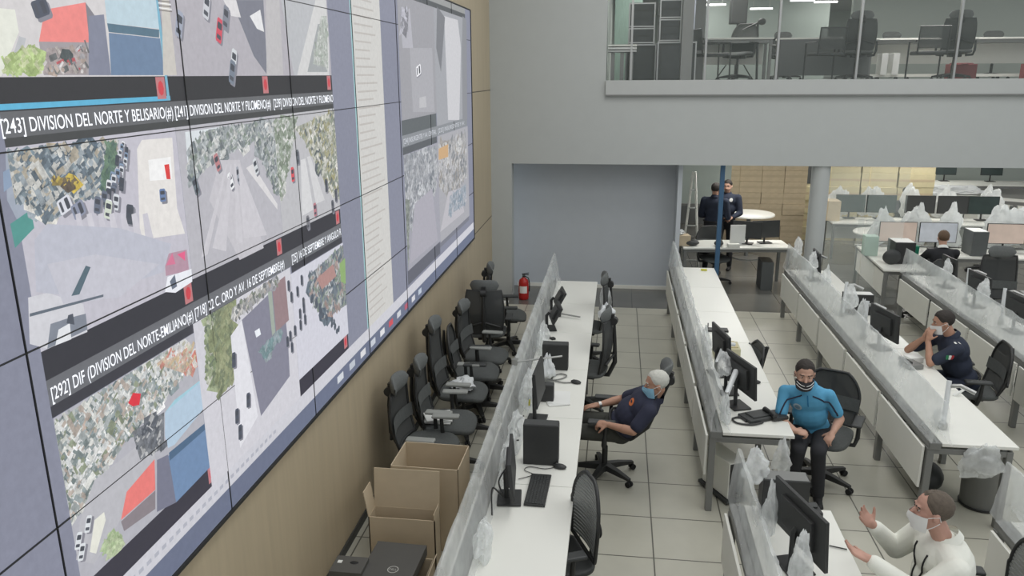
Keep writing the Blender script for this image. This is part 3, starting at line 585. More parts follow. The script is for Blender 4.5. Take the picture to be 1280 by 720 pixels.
# ------------------------------------------------------------------ desk equipment
def monitor(label, loc, rz, w_=.52, h_=.31, z_=.16, screen=BLACK2, group=None, tilt=.08, arm=False):
    t = thing('monitor', label, 'monitor', loc, rz, group)
    M = Matrix.Translation((0, 0, z_))@Matrix.Rotation(tilt, 4, 'X')
    MB().box((0, 0, h_/2), (w_, .024, h_)).box((0, -.02, h_/2), (w_*.6, .03, h_*.6)).xf(M).build('housing', BLACK, t, bevel=.004)
    MB().box((0, .0125, h_/2), (w_-.02, .002, h_-.02)).xf(M).build('screen', screen, t)
    MB().tube([(0, -.05, .01), (0, -.055, z_+h_*.3), (0, -.02, z_+h_*.45)], .018, 8).build('stand', BLACK, t, smooth=True)
    MB().box((0, -.03, .008), (.22, .17, .014)).build('foot', BLACK, t, bevel=.006)
    return t
def pc(label, loc, rz, d=(.26, .10, .29), m=BLACK, group=None, top=None):
    t = thing('computer_tower', label, 'computer', loc, rz, group)
    MB().box((0, 0, d[2]/2), d).build('case', m, t, bevel=.005)
    MB().box((d[0]/2-.002+.002, 0, d[2]*.5), (.004, d[1]*.86, d[2]*.92)).build('front_panel', BLACK2, t, bevel=.001)
    MB().box((0, 0, d[2]+.001), (d[0]*.94, d[1]*.86, .003)).build('lid', top or BLACK2, t)
    return t
def keyboard(label, loc, rz):
    t = thing('keyboard', label, 'keyboard', loc, rz)
    MB().box((0, 0, .009), (.44, .15, .016)).build('body', BLACK, t, bevel=.004)
    m = MB()
    for r_ in range(6):
        for c in range(21): m.box((-.2+c*.02, -.055+r_*.022, .019), (.016, .017, .006))
    m.build('keys', BLACK2, t); return t
def mouse(label, loc, rz=0):
    t = thing('mouse', label, 'mouse', loc, rz); MB().ell((0, 0, .012), (.032, .055, .02)).build('shell', BLACK, t, smooth=True)
    MB().box((0, .02, .033), (.006, .018, .004)).build('wheel', GREYM, t); return t
def cable(label, pts, r=.004, m=None):
    P = [V(p) for p in pts]; out = []
    for i in range(len(P)-1):
        a = P[max(i-1, 0)]; b = P[i]; c = P[i+1]; d = P[min(i+2, len(P)-1)]
        for k in range(6):
            t = k/6; out.append(.5*((2*b)+(c-a)*t+(2*a-5*b+4*c-d)*t*t+(3*b-a-3*c+d)*t**3))
    out.append(P[-1]); o = MB().tube(out, r, 6).build('cable', m or BLACK, smooth=True); return tag(o, label, 'cable')
def crumple(name, label, loc, size, seed, m=None, group=None, cat='plastic bag', rough=.3, flat=False):
    c = MB(); 
    def f(u, v):
        a = u*2*PI; ph = (v-.5)*PI*.98; d = V((math.cos(ph)*math.cos(a), math.cos(ph)*math.sin(a), math.sin(ph)))
        n = noise.noise(d*1.6+V((seed*3.1, 0, 0)))*rough*1.6+abs(noise.noise(d*4.2+V((0, seed*2.3, 0))))*rough*.9-abs(noise.noise(d*9+V((0, 0, seed))))*rough*.4
        fold = .16*math.sin(a*3+seed+4*noise.noise(V((d.z*1.5, seed, 0))))*math.cos(ph); k = (1+n+fold)*.86; p = V((d.x*size[0]*k, d.y*size[1]*k, d.z*size[2]*k))
        tp = (1-.62*(d.z*.5+.5)) if not flat else 1; p.x *= tp; p.y *= tp
        p.z = max(p.z, -size[2]*.92)+size[2]*.92; return p
    o = c.grid(f, 40, 26).build(name, m or FILM2, smooth=True, loc=loc); return tag(o, label, cat, group)
DT = .752
# row 1 (video wall side)
monitor('black monitor seen edge on, nearest on the desk by the video wall, facing right', (-.66, 4.93, DT), -PI/2+.10, w_=.48, h_=.28, z_=.11)
monitor('black monitor, second nearest on the desk by the video wall', (-.60, 6.25, DT), -PI/2-.05, w_=.46, z_=.2)
monitor('slim monitor toward the far end of the desk by the video wall, nearer of two', (-.72, 8.80, DT), -PI/2+.2, w_=.36, h_=.22, z_=.10, tilt=-.5)
monitor('slim monitor furthest along the desk by the video wall', (-.72, 9.45, DT), -PI/2+.2, w_=.36, h_=.22, z_=.10, tilt=-.5)
pc('black computer tower nearest on the desk by the video wall, beside a cable and mouse', (-.52, 5.50, DT), 0, d=(.27, .11, .33))
pc('black computer tower furthest back on the desk by the video wall', (-.57, 7.52, DT), 0, d=(.26, .12, .27))
pc('black computer tower just beyond the second nearest monitor on the desk by the video wall', (-.60, 6.70, DT), 0, d=(.16, .1, .16))
keyboard('black keyboard on the near end of the desk by the video wall', (-.50, 5.06, DT), PI/2-.02)
mouse('black mouse beside the nearest computer tower, close to the keyboard', (-.37, 5.42, DT), 1.3)
mouse('black mouse near the desk edge by the white haired man', (-.34, 7.14, DT), 1.2)
cable('thin black mouse cable curling beside the nearest computer tower', [(-.40, 5.42, DT+.006), (-.48, 5.38, DT+.006), (-.6, 5.40, DT+.006), (-.63, 5.34, DT+.006), (-.56, 5.28, DT+.006), (-.66, 5.2, DT+.006)], .003)
cable('grey looped cable on the desk next to the far mouse', [(-.37, 7.14, DT+.006), (-.48, 7.12, DT+.01), (-.58, 7.2, DT+.01), (-.52, 7.34, DT+.01), (-.44, 7.3, DT+.01), (-.50, 7.2, DT+.01), (-.64, 7.14, DT+.01)], .007, GREYM)
for k, (y, lab) in enumerate([(4.95, 'tangle of black cables behind the nearest monitor'), (5.9, 'black cable behind the second monitor by the plastic sheeting'), (5.55, 'black cable hanging down from behind the nearest computer tower')]):
    cable(lab, [(-.70, y, 1.0-.05*k), (-.76, y-.05, .9), (-.72, y-.12, .82), (-.79, y-.15, .9), (-.77, y-.3, .78)], .006)
o = MB().box((0, 0, .004), (.20, .30, .003), .3).box((.03, .03, .007), (.2, .3, .003), .05).build('paper_sheets', PAPER, loc=(-.50, 6.72, DT)); tag(o, 'loose white papers on the desk beside the looped cable and mouse', 'paper')
t = thing('pole_mount', 'bare black monitor arm lying across the far desk end by the video wall', 'mount', (-.70, 9.3, DT))
MB().box((0, 0, .02), (.12, .08, .035)).build('clamp', BLACK, t, bevel=.006); MB().cyl((.02, 0, .04), (.30, -.1, .03), .010).build('rod', ALU, t)
t = thing('cable_clip', 'small black clip pair on the desk between far monitors and far computer tower', 'clip', (-.74, 8.45, DT)); MB().box((0, 0, .015), (.08, .05, .03)).build('jaw', BLACK, t, bevel=.005); MB().box((.07, -.03, .01), (.05, .06, .02), .5).build('tab', BLACK, t, bevel=.004)
crumple('plastic_bag', 'crumpled translucent bag over the third monitor by the far computer tower', (-.62, 7.20, DT), (.10, .13, .15), 3, m=BAG)
crumple('plastic_bag', 'clear crumpled plastic between glass and monitors, middle of the desk by the video wall', (-.74, 6.6, DT), (.10, .42, .17), 5)
crumple('plastic_bag', 'clear crumpled plastic behind the nearest computer tower on the video wall desk', (-.75, 5.72, DT), (.09, .34, .16), 6)
crumple('plastic_bag', 'clear crumpled plastic with yellow tag near the nearest monitor of the video wall desk', (-.76, 5.25, DT), (.07, .22, .15), 8)
crumple('plastic_bag', 'clear crumpled plastic at the bottom edge of the desk by the video wall', (-.76, 4.25, DT), (.08, .22, .13), 9)
crumple('plastic_bag', 'clear crumpled plastic behind the far slim monitors', (-.75, 8.1, DT), (.09, .40, .15), 11)
for k, (y, lab) in enumerate([(6.45, 'small yellow tag on the plastic beside the dark wrapped monitor'), (5.25, 'small yellow tag on the plastic beside the nearest monitor')]):
    o = MB().box((0, 0, .02), (.012, .05, .04)).build('yellow_tag', YEL, loc=(-.70+.0*k, y-.15, DT+.12)); tag(o, lab, 'tag')
o = MB().cyl((0, 0, 0), (.40, .06, .05), .008).box((-.02, 0, 0), (.05, .06, .05)).build('wrapped_rod', ALU, loc=(-.84, 6.55, 1.17)); tag(o, 'thin shiny rod laid from the glass top across the desk by the video wall', 'rod')
# bags on chairs
crumple('plastic_bag', 'white plastic bag draped over the top of a black chair near the far mouse', (-.08, 8.55, .95), (.13, .13, .11), 14, m=BAG)
crumple('plastic_bag', 'clear plastic cover pulled over the farthest chair at the desk by the video wall', (-.10, 9.75, .62), (.10, .2, .27), 15)
crumple('plastic_bag', 'white plastic bag sitting on the seat of a chair by the wooden wall', (-1.52, 7.45, .50), (.14, .15, .07), 16, m=BAG, flat=True)
for k in range(3):
    o = MB().box((0, 0, .008), (.26, .2, .014), .2*k).build('folded_sheet', PAPER, loc=(-1.60, 6.66, .512+k*.017), bevel=.004); tag(o, 'folded white sheet on a chair seat by the wooden wall, ' + ['lowest', 'middle', 'topmost'][k]+' of three', 'paper', 'folded sheets on the chair seat')
# row 2
monitor('black monitor on the near end of the middle desk row, beside the blue shirted man', (1.16, 6.78, DT), -PI/2+.35, z_=.15)
monitor('plastic wrapped monitor behind the first one on the middle desk row', (1.08, 7.55, DT), -PI/2+.2, z_=.16)
monitor('small low black monitor between two larger ones near the middle desk row end', (1.12, 7.1, DT), -PI/2+.1, w_=.3, h_=.2, z_=.12)
o = MB().box((0, 0, .016), (.26, .18, .03), .5).box((.02, .02, .035), (.2, .13, .012), .5).build('docking_unit', BLACK2, loc=(1.26, 6.52, DT), bevel=.006); tag(o, 'flat dark desk phone base on the near end of the middle desk row', 'phone base')
t = thing('desk_phone', 'black desk phone at the desk edge beside the blue shirted man', 'phone', (1.43, 6.56, DT), .4)
MB().box((0, 0, .02), (.15, .17, .03)).build('phone_body', BLACK, t, bevel=.008); MB().tube([(-.06, .08, .05), (-.065, 0, .065), (-.06, -.08, .05)], [.024, .014, .024], 10).build('handset', BLACK, t, smooth=True)
cable('coiled black cable on the near end of the middle desk row', [(1.30, 6.42, DT+.01), (1.2, 6.36, DT+.01), (1.08, 6.38, DT+.01), (1.05, 6.46, DT+.01), (1.12, 6.5, DT+.01), (1.16, 6.42, DT+.01)], .009)
mouse('black mouse beside the second monitor of the middle desk row', (1.38, 7.35, DT), 1.4)
crumple('plastic_bag', 'white crumpled plastic wrapped round a monitor arm on the middle desk row', (1.02, 6.95, .99), (.09, .22, .11), 21)
crumple('plastic_bag', 'crumpled clear plastic by the glass at the near end of the middle desk row', (.98, 6.45, DT), (.06, .2, .13), 22)
crumple('plastic_bag', 'crumpled clear plastic heaped along the glass in the middle of the middle desk row', (1.0, 8.2, DT), (.06, .5, .15), 23)
o = crumple('plastic_bag', 'clear plastic hanging from the near end of the middle desk row', (1.42, 6.14, .43), (.10, .05, .18), 24)
t = thing('carton', 'open pale carton with dark lid on the middle desk row, behind the monitors', 'box', (1.20, 8.1, DT)); MB().box((0, 0, .06), (.26, .26, .12)).build('carton_body', mat('pale_carton', s2l(196, 190, 160), .8), t, bevel=.003); MB().box((0, .0, .125), (.2, .2, .012), .1).build('carton_lid', PALLET, t)
o = MB().box((0, 0, .01), (.26, .12, .02)).cyl((-.1, 0, .02), (-.1, 0, .09), .006).build('card_reader', BLACK, loc=(1.2, 8.95, DT), bevel=.003); tag(o, 'flat black unit with a short antenna on the far half of the middle desk row', 'device')
o = MB().box((0, 0, .01), (.09, .06, .02)).build('sponge_block', YEL, loc=(1.35, 11.9, DT), bevel=.004); tag(o, 'small yellowish block at the far end of the middle desk row', 'block')
for k, (y, z_) in enumerate([(6.55, 1.02), (7.3, 1.05)]):
    t = thing('pole_mount', ['white wrapped monitor arm slanting over the near end of the middle desk row', 'pale wrapped monitor arm by the second monitor of the middle desk row'][k], 'mount', (1.0, y, DT))
    MB().cyl((0, 0, 0), (0, 0, .22), .018).build('pole', ALU, t, smooth=True); MB().tube([(0, 0, .2), (.10, .22, .33), (.20, .30, .30)], [.022, .026, .02], 10).build('arm', BAG, t, smooth=True)
# under-desk computer of row 2
t = thing('computer_tower', 'silver computer tower standing on a floor cradle under the middle desk row', 'computer', (1.02, 6.55, 0), .5)
MB().box((0, 0, .22), (.17, .38, .34)).build('case', PANEL, t, bevel=.006); MB().box((0, -.195, .22), (.15, .01, .32)).build('front_panel', BLACK, t); MB().box((0, 0, .03), (.22, .44, .03)).build('cradle', BLACK2, t, bevel=.006)
# row 2 near
pc('wide black computer tower at the far end of the white shirted man\'s desk', (1.17, 4.93, DT), 0, d=(.30, .14, .30), top=GREYM)
monitor('black monitor facing the white shirted man', (1.16, 4.36, DT), -PI/2+.32, w_=.56, h_=.33, z_=.14)
t = thing('desk_phone', 'small black card terminal on the white shirted man\'s desk', 'phone', (1.37, 4.98, DT), .1); MB().box((0, 0, .025), (.12, .15, .05)).build('phone_body', BLACK, t, bevel=.008); MB().box((0, .02, .055), (.08, .06, .01)).build('keypad', BLACK2, t)
mouse('round black mouse on the white shirted man\'s desk', (1.35, 4.76, DT), .8)
o = MB().cyl((0, 0, .006), (.10, -.03, .006), .004).build('pen', BLACK); o.location = (1.40, 4.60, DT); tag(o, 'thin dark pen by the mouse of the white shirted man', 'pen')
mouse('dark mouse beside the forearm of the white shirted man', (1.47, 4.22, DT), .9)
crumple('plastic_bag', 'crumpled clear plastic over the far end of the glass facing the white shirted man', (.98, 4.93, .98), (.12, .10, .14), 31)
crumple('plastic_bag', 'crumpled plastic sleeve with yellow tag left of the white shirted man\'s monitor', (1.03, 4.62, .80), (.06, .12, .20), 32)
crumple('plastic_bag', 'crumpled plastic peak in front of the white shirted man\'s monitor at the picture\'s bottom edge', (1.10, 4.08, .78), (.09, .10, .20), 33)
o = MB().box((0, 0, .02), (.014, .05, .04)).build('yellow_tag', YEL, loc=(1.09, 4.48, .99)); tag(o, 'small yellow tag on the plastic left of the white shirted man\'s monitor', 'tag')
# row 3
def pole(xy, h, label, seed):
    t = thing('pole_mount', label, 'mount', (xy[0], xy[1], DT)); MB().cyl((0, 0, 0), (0, 0, .05), .035).build('clamp', ALU, t, smooth=True)
    MB().cyl((0, 0, .04), (.03, .08, h), .02).build('pole', BAG, t, smooth=True); MB().tube([(.03, .08, h-.05), (.10, .02, h-.02), (.2, -.03, h-.06)], .018, 8).build('arm', ALU, t, smooth=True)
for i, (x, y, h, lab) in enumerate([(2.78, 6.5, .40, 'nearest plastic wrapped monitor pole on the desk behind the blue shirted man'), (2.8, 8.85, .42, 'wrapped monitor pole next to the dark uniformed seated man\'s monitor'), (2.8, 9.7, .42, 'wrapped monitor pole by the white card on the row behind the blue shirted man'), (2.8, 11.45, .40, 'wrapped monitor pole near the far end of the row behind the blue shirted man'), (2.62+1.95, 9.6, .42, 'wrapped monitor pole at the rightmost hall desk row, nearer'), (4.57, 10.6, .42, 'wrapped monitor pole at the rightmost hall desk row, farther')]):
    pole((x, y), h, lab, i)
monitor('black monitor facing the seated man in dark uniform', (2.92, 8.55, DT), -PI/2+.25, z_=.13)
monitor('small black monitor at the far end of the desk row behind the blue shirted man', (2.90, 11.5, DT), -PI/2, z_=.12, w_=.4)
monitor('black monitor on the rightmost hall desk row, nearer of two', (4.62, 9.3, DT), -PI/2+.1, z_=.12)
monitor('black monitor on the rightmost hall desk row, farther of two', (4.62, 10.35, DT), -PI/2+.1, z_=.12)
monitor('black monitor at the far end of the rightmost hall desk row', (4.62, 11.3, DT), -PI/2+.1, z_=.12, w_=.4)
pc('computer tower with bright white lid on the row behind the blue shirted man', (3.0, 9.85, DT), 0, d=(.34, .16, .26), top=PAPER)
t = thing('desk_phone', 'pale desk phone by the elbow of the seated man in dark uniform', 'phone', (3.02, 7.98, DT), .3); MB().box((0, 0, .025), (.16, .18, .05)).build('phone_body', GREYM, t, bevel=.008); MB().tube([(-.07, .08, .07), (-.07, 0, .085), (-.07, -.08, .07)], [.026, .014, .026], 10).build('handset', BLACK, t, smooth=True)
o = MB().box((0, 0, .03), (.16, .12, .06), .3).build('tissue_pack', PAPER, loc=(3.1, 8.15, DT), bevel=.006); tag(o, 'white paper pack by the forearm of the dark uniformed seated man', 'paper pack')
o = MB().tube([(-.04, 0, .0), (0, 0, .03), (.05, .02, .05), (.02, .05, .09)], .014, 8).build('white_clip', PAPER, loc=(3.19, 7.25, DT)); tag(o, 'white bracket lying on the desk edge by the dark uniformed man\'s chair', 'bracket')
for i, (x, y, z, s_, lab) in enumerate([(2.72, 12.0, .98, (.09, .14, .16), 'plastic peak at the far end of the row behind the blue shirted man'), (2.76, 11.2, .98, (.08, .13, .14), 'plastic bundle hanging by the far monitor of the row behind the blue shirted man'), (2.78, 10.5, .95, (.08, .16, .13), 'plastic bundle halfway along the row behind the blue shirted man'), (2.78, 9.35, .95, (.09, .2, .16), 'plastic bundle beside the computer tower with white lid'), (2.78, 8.9, .86, (.07, .12, .2), 'plastic bundle beside the monitor of the dark uniformed seated man'), (2.76, 6.55, .76, (.05, .12, .08), 'small grey plastic bundle at the near end of the row behind the blue shirted man'), (4.42, 10.9, .95, (.08, .16, .16), 'plastic bundle far along the rightmost hall desk row'), (4.42, 9.8, .95, (.09, .15, .16), 'plastic bundle nearer along the rightmost hall desk row')]):
    crumple('plastic_bag', lab, (x, y, z), s_, 41+i)
crumple('plastic_bag', 'clear plastic liner hanging under the desk end above the grey bin', (2.98, 6.20, .46), (.24, .06, .17), 60)
t = thing('waste_bin', 'tall grey metal waste bin under the near end of the desk row', 'bin', (3.22, 6.62, 0)); MB().lathe([(.15, 0), (.155, .01), (.175, .52), (.182, .54), (.17, .54), (.165, .5), (.14, .03)], n=28).build('bin_body', GREYM, t, smooth=True)
MB().lathe([(.165, .005), (.168, .02), (.150, .022)], n=28).build('bin_base_ring', BLACK, t)
o = MB().ell((0, 0, .13), (.13, .16, .13)).build('backpack', BLACK2, loc=(2.86, 6.85, 0), smooth=True); tag(o, 'black bag on the floor beneath the desk behind the white panel', 'bag')

# ------------------------------------------------------------------ cardboard boxes (bottom left)
def openbox(label, c, d, rz=0, flaps=()):
    t = thing('cardboard_box', label, 'box', c, rz); x, y, h = d; w_ = .008; m = MB()
    m.b2((-x/2, -y/2, 0), (x/2, y/2, w_)).b2((-x/2, -y/2, 0), (-x/2+w_, y/2, h)).b2((x/2-w_, -y/2, 0), (x/2, y/2, h)).b2((-x/2, -y/2, 0), (x/2, -y/2+w_, h)).b2((-x/2, y/2-w_, 0), (x/2, y/2, h))
    m.build('box_walls', CARD, t)
    for side, ang, fl in flaps:       # ang: 0 = straight up, positive = folded outwards
        m = MB(); s_, c_ = math.sin(ang)*fl, math.cos(ang)*fl
        if side in 'NS':
            k = 1 if side == 'N' else -1; a = V((-x/2, k*y/2, h)); b = V((x/2, k*y/2, h)); o_ = V((0, k*s_, c_)); i_ = V((0, -k*w_*.7, 0))
        else:
            k = 1 if side == 'E' else -1; a = V((k*x/2, -y/2, h)); b = V((k*x/2, y/2, h)); o_ = V((k*s_, 0, c_)); i_ = V((-k*w_*.7, 0, 0))
        m.add([a, b, b+o_, a+o_, a+i_, b+i_, b+o_+i_, a+o_+i_], [(0, 1, 2, 3), (4, 7, 6, 5), (0, 4, 5, 1), (2, 6, 7, 3), (0, 3, 7, 4), (1, 5, 6, 2)]); m.build('flap', CARD, t)
    return t
openbox('tall open empty cardboard box, furthest of the boxes by the wooden wall', (-1.41, 5.56, 0), (.54, .42, .72), -.02)
openbox('open cardboard box with raised flaps, in front of the tall open box', (-1.49, 5.02, 0), (.50, .16, .52), 0, (('N', .12, .30), ('W', .15, .20), ('E', -.1, .05)))
openbox('tan cardboard box under the dark printed box in the bottom left', (-1.42, 4.52, 0), (.44, .40, .36), 0, (('E', .5, .05),))
t = thing('printed_box', 'dark grey printed carton with a round pale logo, among the boxes bottom left', 'box', (-1.44, 4.54, .37), -.03)
MB().box((0, 0, .04), (.36, .42, .08)).build('carton_body', BOXP, t, bevel=.004)
WH = mat('logo_print', s2l(190, 190, 184), .7)
lg = MB(); N = 32
lg.add([(.072*math.cos(2*PI*k/N)*r/.072, .072*math.sin(2*PI*k/N)*r/.072, 0) for r in (.038, .032) for k in range(N)], [(k, (k+1) % N, N+(k+1) % N, N+k) for k in range(N)])
lo = lg.build('logo', WH, t, loc=(.03, -.10, .0812)); lo.location = (.03, -.10, .0815)
lt = wtext('DELL', 0, 1, 0, 1, WH, t); me_ = lt.data; lt.name = 'logo_letters'
for v in me_.vertices: v.co = V(((v.co.y-.5)*.052, (v.co.z-.36)*.03, .0005))
lt.location = (.03, -.10, .0815)
t = thing('small_carton', 'small dark carton with white label and hand hole, left of the logo box', 'box', (-1.71, 4.42, .30), 0)
MB().box((0, 0, .09), (.22, .18, .18)).build('carton_body', BOXP, t, bevel=.003); MB().box((-.07, .02, .1815), (.03, .03, .002)).build('label_sticker', PAPER, t); MB().ell((.03, .02, .181), (.03, .018, .003)).build('hand_hole', RUBR, t)
openbox('tan cardboard box on the floor under the small dark carton', (-1.74, 4.44, 0), (.24, .30, .29))
cable('grey cable lying along the foot of the wooden wall in the bottom left', [(-1.96, 5.1, .01), (-1.93, 4.8, .01), (-1.95, 4.5, .01), (-1.9, 4.2, .01)], .012, GREYM)

# fire extinguisher
t = thing('fire_extinguisher', 'red fire extinguisher on the floor by the grey alcove', 'fire extinguisher', (-1.50, 12.62, 0))
MB().lathe([(.07, 0), (.082, .015), (.085, .05), (.085, .29), (.07, .34), (.035, .365), (.028, .38)], n=24).build('cylinder', RED, t, smooth=True)
MB().cyl((0, 0, .37), (0, 0, .41), .022).box((.03, 0, .425), (.11, .02, .012)).box((.03, 0, .445), (.12, .02, .01), Matrix.Rotation(-.2, 3, 'Y')).build('valve_handle', BLACK, t)
MB().tube([(.02, 0, .40), (.08, -.01, .37), (.10, -.01, .28), (.095, -.01, .14)], .009, 8).build('hose', RUBR, t, smooth=True)
MB().grid(lambda u, v: V((.0865*math.sin((u-.5)*1.6), -.0865*math.cos((u-.5)*1.6), .12+v*.12)), 8, 1).build('instruction_label', PAPER, t)
o = MB().box((0, 0, .01), (.32, .14, .02), .1).build('floor_paper', PAPER, loc=(-1.88, 12.35, 0)); tag(o, 'flat white sheet on the floor at the corner by the wooden wall', 'paper')

# ------------------------------------------------------------------ people
def remesh(name, mb, voxel, m, parent, it=4, fac=.5):
    me = mb.mesh('tmp'); o = bpy.data.objects.new('tmp', me); COL.objects.link(o)
    r = o.modifiers.new('r', 'REMESH'); r.mode = 'VOXEL'; r.voxel_size = voxel; r.use_smooth_shade = True
    k = o.modifiers.new('s', 'SMOOTH'); k.factor = fac; k.iterations = it
    dg = bpy.context.evaluated_depsgraph_get(); n = bpy.data.meshes.new_from_object(o.evaluated_get(dg)); bpy.data.objects.remove(o); bpy.data.meshes.remove(me)
    n.materials.clear(); n.materials.append(m); n.name = name
    for p in n.polygons: p.use_smooth = True
    q = bpy.data.objects.new(name, n); COL.objects.link(q); q.parent = parent; return q
def frame(fwd, upv):
    f = V(fwd).normalized(); u = V(upv); u = (u-f*u.dot(f)).normalized(); r = f.cross(u)
    return Matrix((r, f, u)).transposed()
def hand(mb, wr, d, n, thumb, curl=.35, splay=.1, s=1.0):
    wr, d, n = V(wr), V(d).normalized(), V(n); n = (n-d*n.dot(d)).normalized(); t = d.cross(n)*thumb
    M = Matrix((t, d, n)).transposed()
    mb.ell(wr+d*.048*s, (.042*s, .055*s, .017*s), M); mb.cap(wr-d*.02, wr+d*.03, .027*s, .026*s)
    for k, (o, L) in enumerate(((.031, .070), (.011, .078), (-.010, .073), (-.030, .058))):
        p = wr+d*(.086-.004*abs(k-1.2))*s+t*o*s; a = 0; dd = (d+t*o*splay*10).normalized()
        mb.cap(p-dd*.03*s, p, .0105*s, .0095*s, 8)
        for j, fr in enumerate((.42, .32, .26)):
            a += curl*(1+.25*k*.4); q = p+(dd*math.cos(a)+n*math.sin(a))*L*fr*s
            mb.cap(p, q, (.0096-.0008*j)*s, (.0088-.0010*j)*s, 8); p = q
    p = wr+d*.022*s+t*.030*s; td = (d*.62+t*.75+n*.25).normalized()
    q = p+td*.042*s; mb.cap(p-td*.015*s, q, .0135*s, .011*s, 8); r = q+(td+d*.4+n*curl).normalized()*.030*s; mb.cap(q, r, .0108*s, .0085*s, 8)
def snapper(o):
    me = o.data; return BVHTree.FromPolygons([v.co for v in me.vertices], [tuple(p.vertices) for p in me.polygons])
def decal(bv, c, nrm, upv, r, name, m, parent, off=.003, shape='disc'):
    n = V(nrm).normalized(); u = V(upv); u = (u-n*u.dot(n)).normalized(); s = u.cross(n); mb = MB(); N = 20; rs = []
    rr = (0.02, .5, 1.0)
    vs = []
    for q in rr:
        for k in range(N):
            a = 2*PI*k/N; x, y = math.cos(a)*r[0]*q, math.sin(a)*r[1]*q
            if shape == 'rect': 
                f = 1/max(abs(math.cos(a)), abs(math.sin(a))); x *= f; y *= f
            p = V(c)+s*x+u*y; h = bv.ray_cast(p+n*.12, -n, .4); pt = h[0] if h[0] is not None else bv.find_nearest(p)[0]
            vs.append(pt+n*off)
    fs = [(j*N+k, j*N+(k+1) % N, (j+1)*N+(k+1) % N, (j+1)*N+k) for j in range(2) for k in range(N)]
    return mb.add(vs, fs).build(name, m, parent, smooth=True)
SK = mat('skin', s2l(192, 152, 132), .55, var=.05, scale=20); SKD = mat('skin_tan', s2l(178, 136, 114), .55, var=.05, scale=20); SKR = mat('skin_ruddy', s2l(190, 148, 132), .55, var=.06, scale=20)
NAVY = mat('navy_cloth', s2l(44, 47, 66), .85, var=.10, scale=12); TROU = mat('dark_trousers', s2l(62, 63, 58), .9, var=.10, scale=12); BLK = mat('black_cloth', s2l(40, 41, 45), .9, var=.12, scale=12)
SKYB = mat('bright_blue_cloth', s2l(86, 158, 196), .8, var=.06, scale=10); WSH = mat('white_shirt_cloth', s2l(232, 233, 224), .8, var=.04, scale=9); UNI = mat('uniform_navy', s2l(40, 47, 64), .85, var=.12, scale=14)
HW = mat('white_hair', s2l(196, 196, 188), .8, var=.10, scale=70); HD = mat('dark_hair', s2l(44, 38, 34), .7, var=.25, scale=70); HB = mat('brown_hair', s2l(98, 78, 60), .7, var=.2, scale=70); HG = mat('greying_hair', s2l(92, 82, 72), .75, var=.25, scale=50)
MBL = mat('blue_mask_cloth', s2l(150, 200, 226), .7, var=.04); MWH = mat('white_mask_cloth', s2l(226, 226, 224), .7, var=.03); MCH = mat('patterned_mask_cloth', s2l(52, 52, 56), .7, var=.15, scale=25)
EYEW = mat('eye_white', s2l(196, 186, 178), .3, var=0); EYEB = mat('iris', s2l(46, 32, 24), .3, var=0)
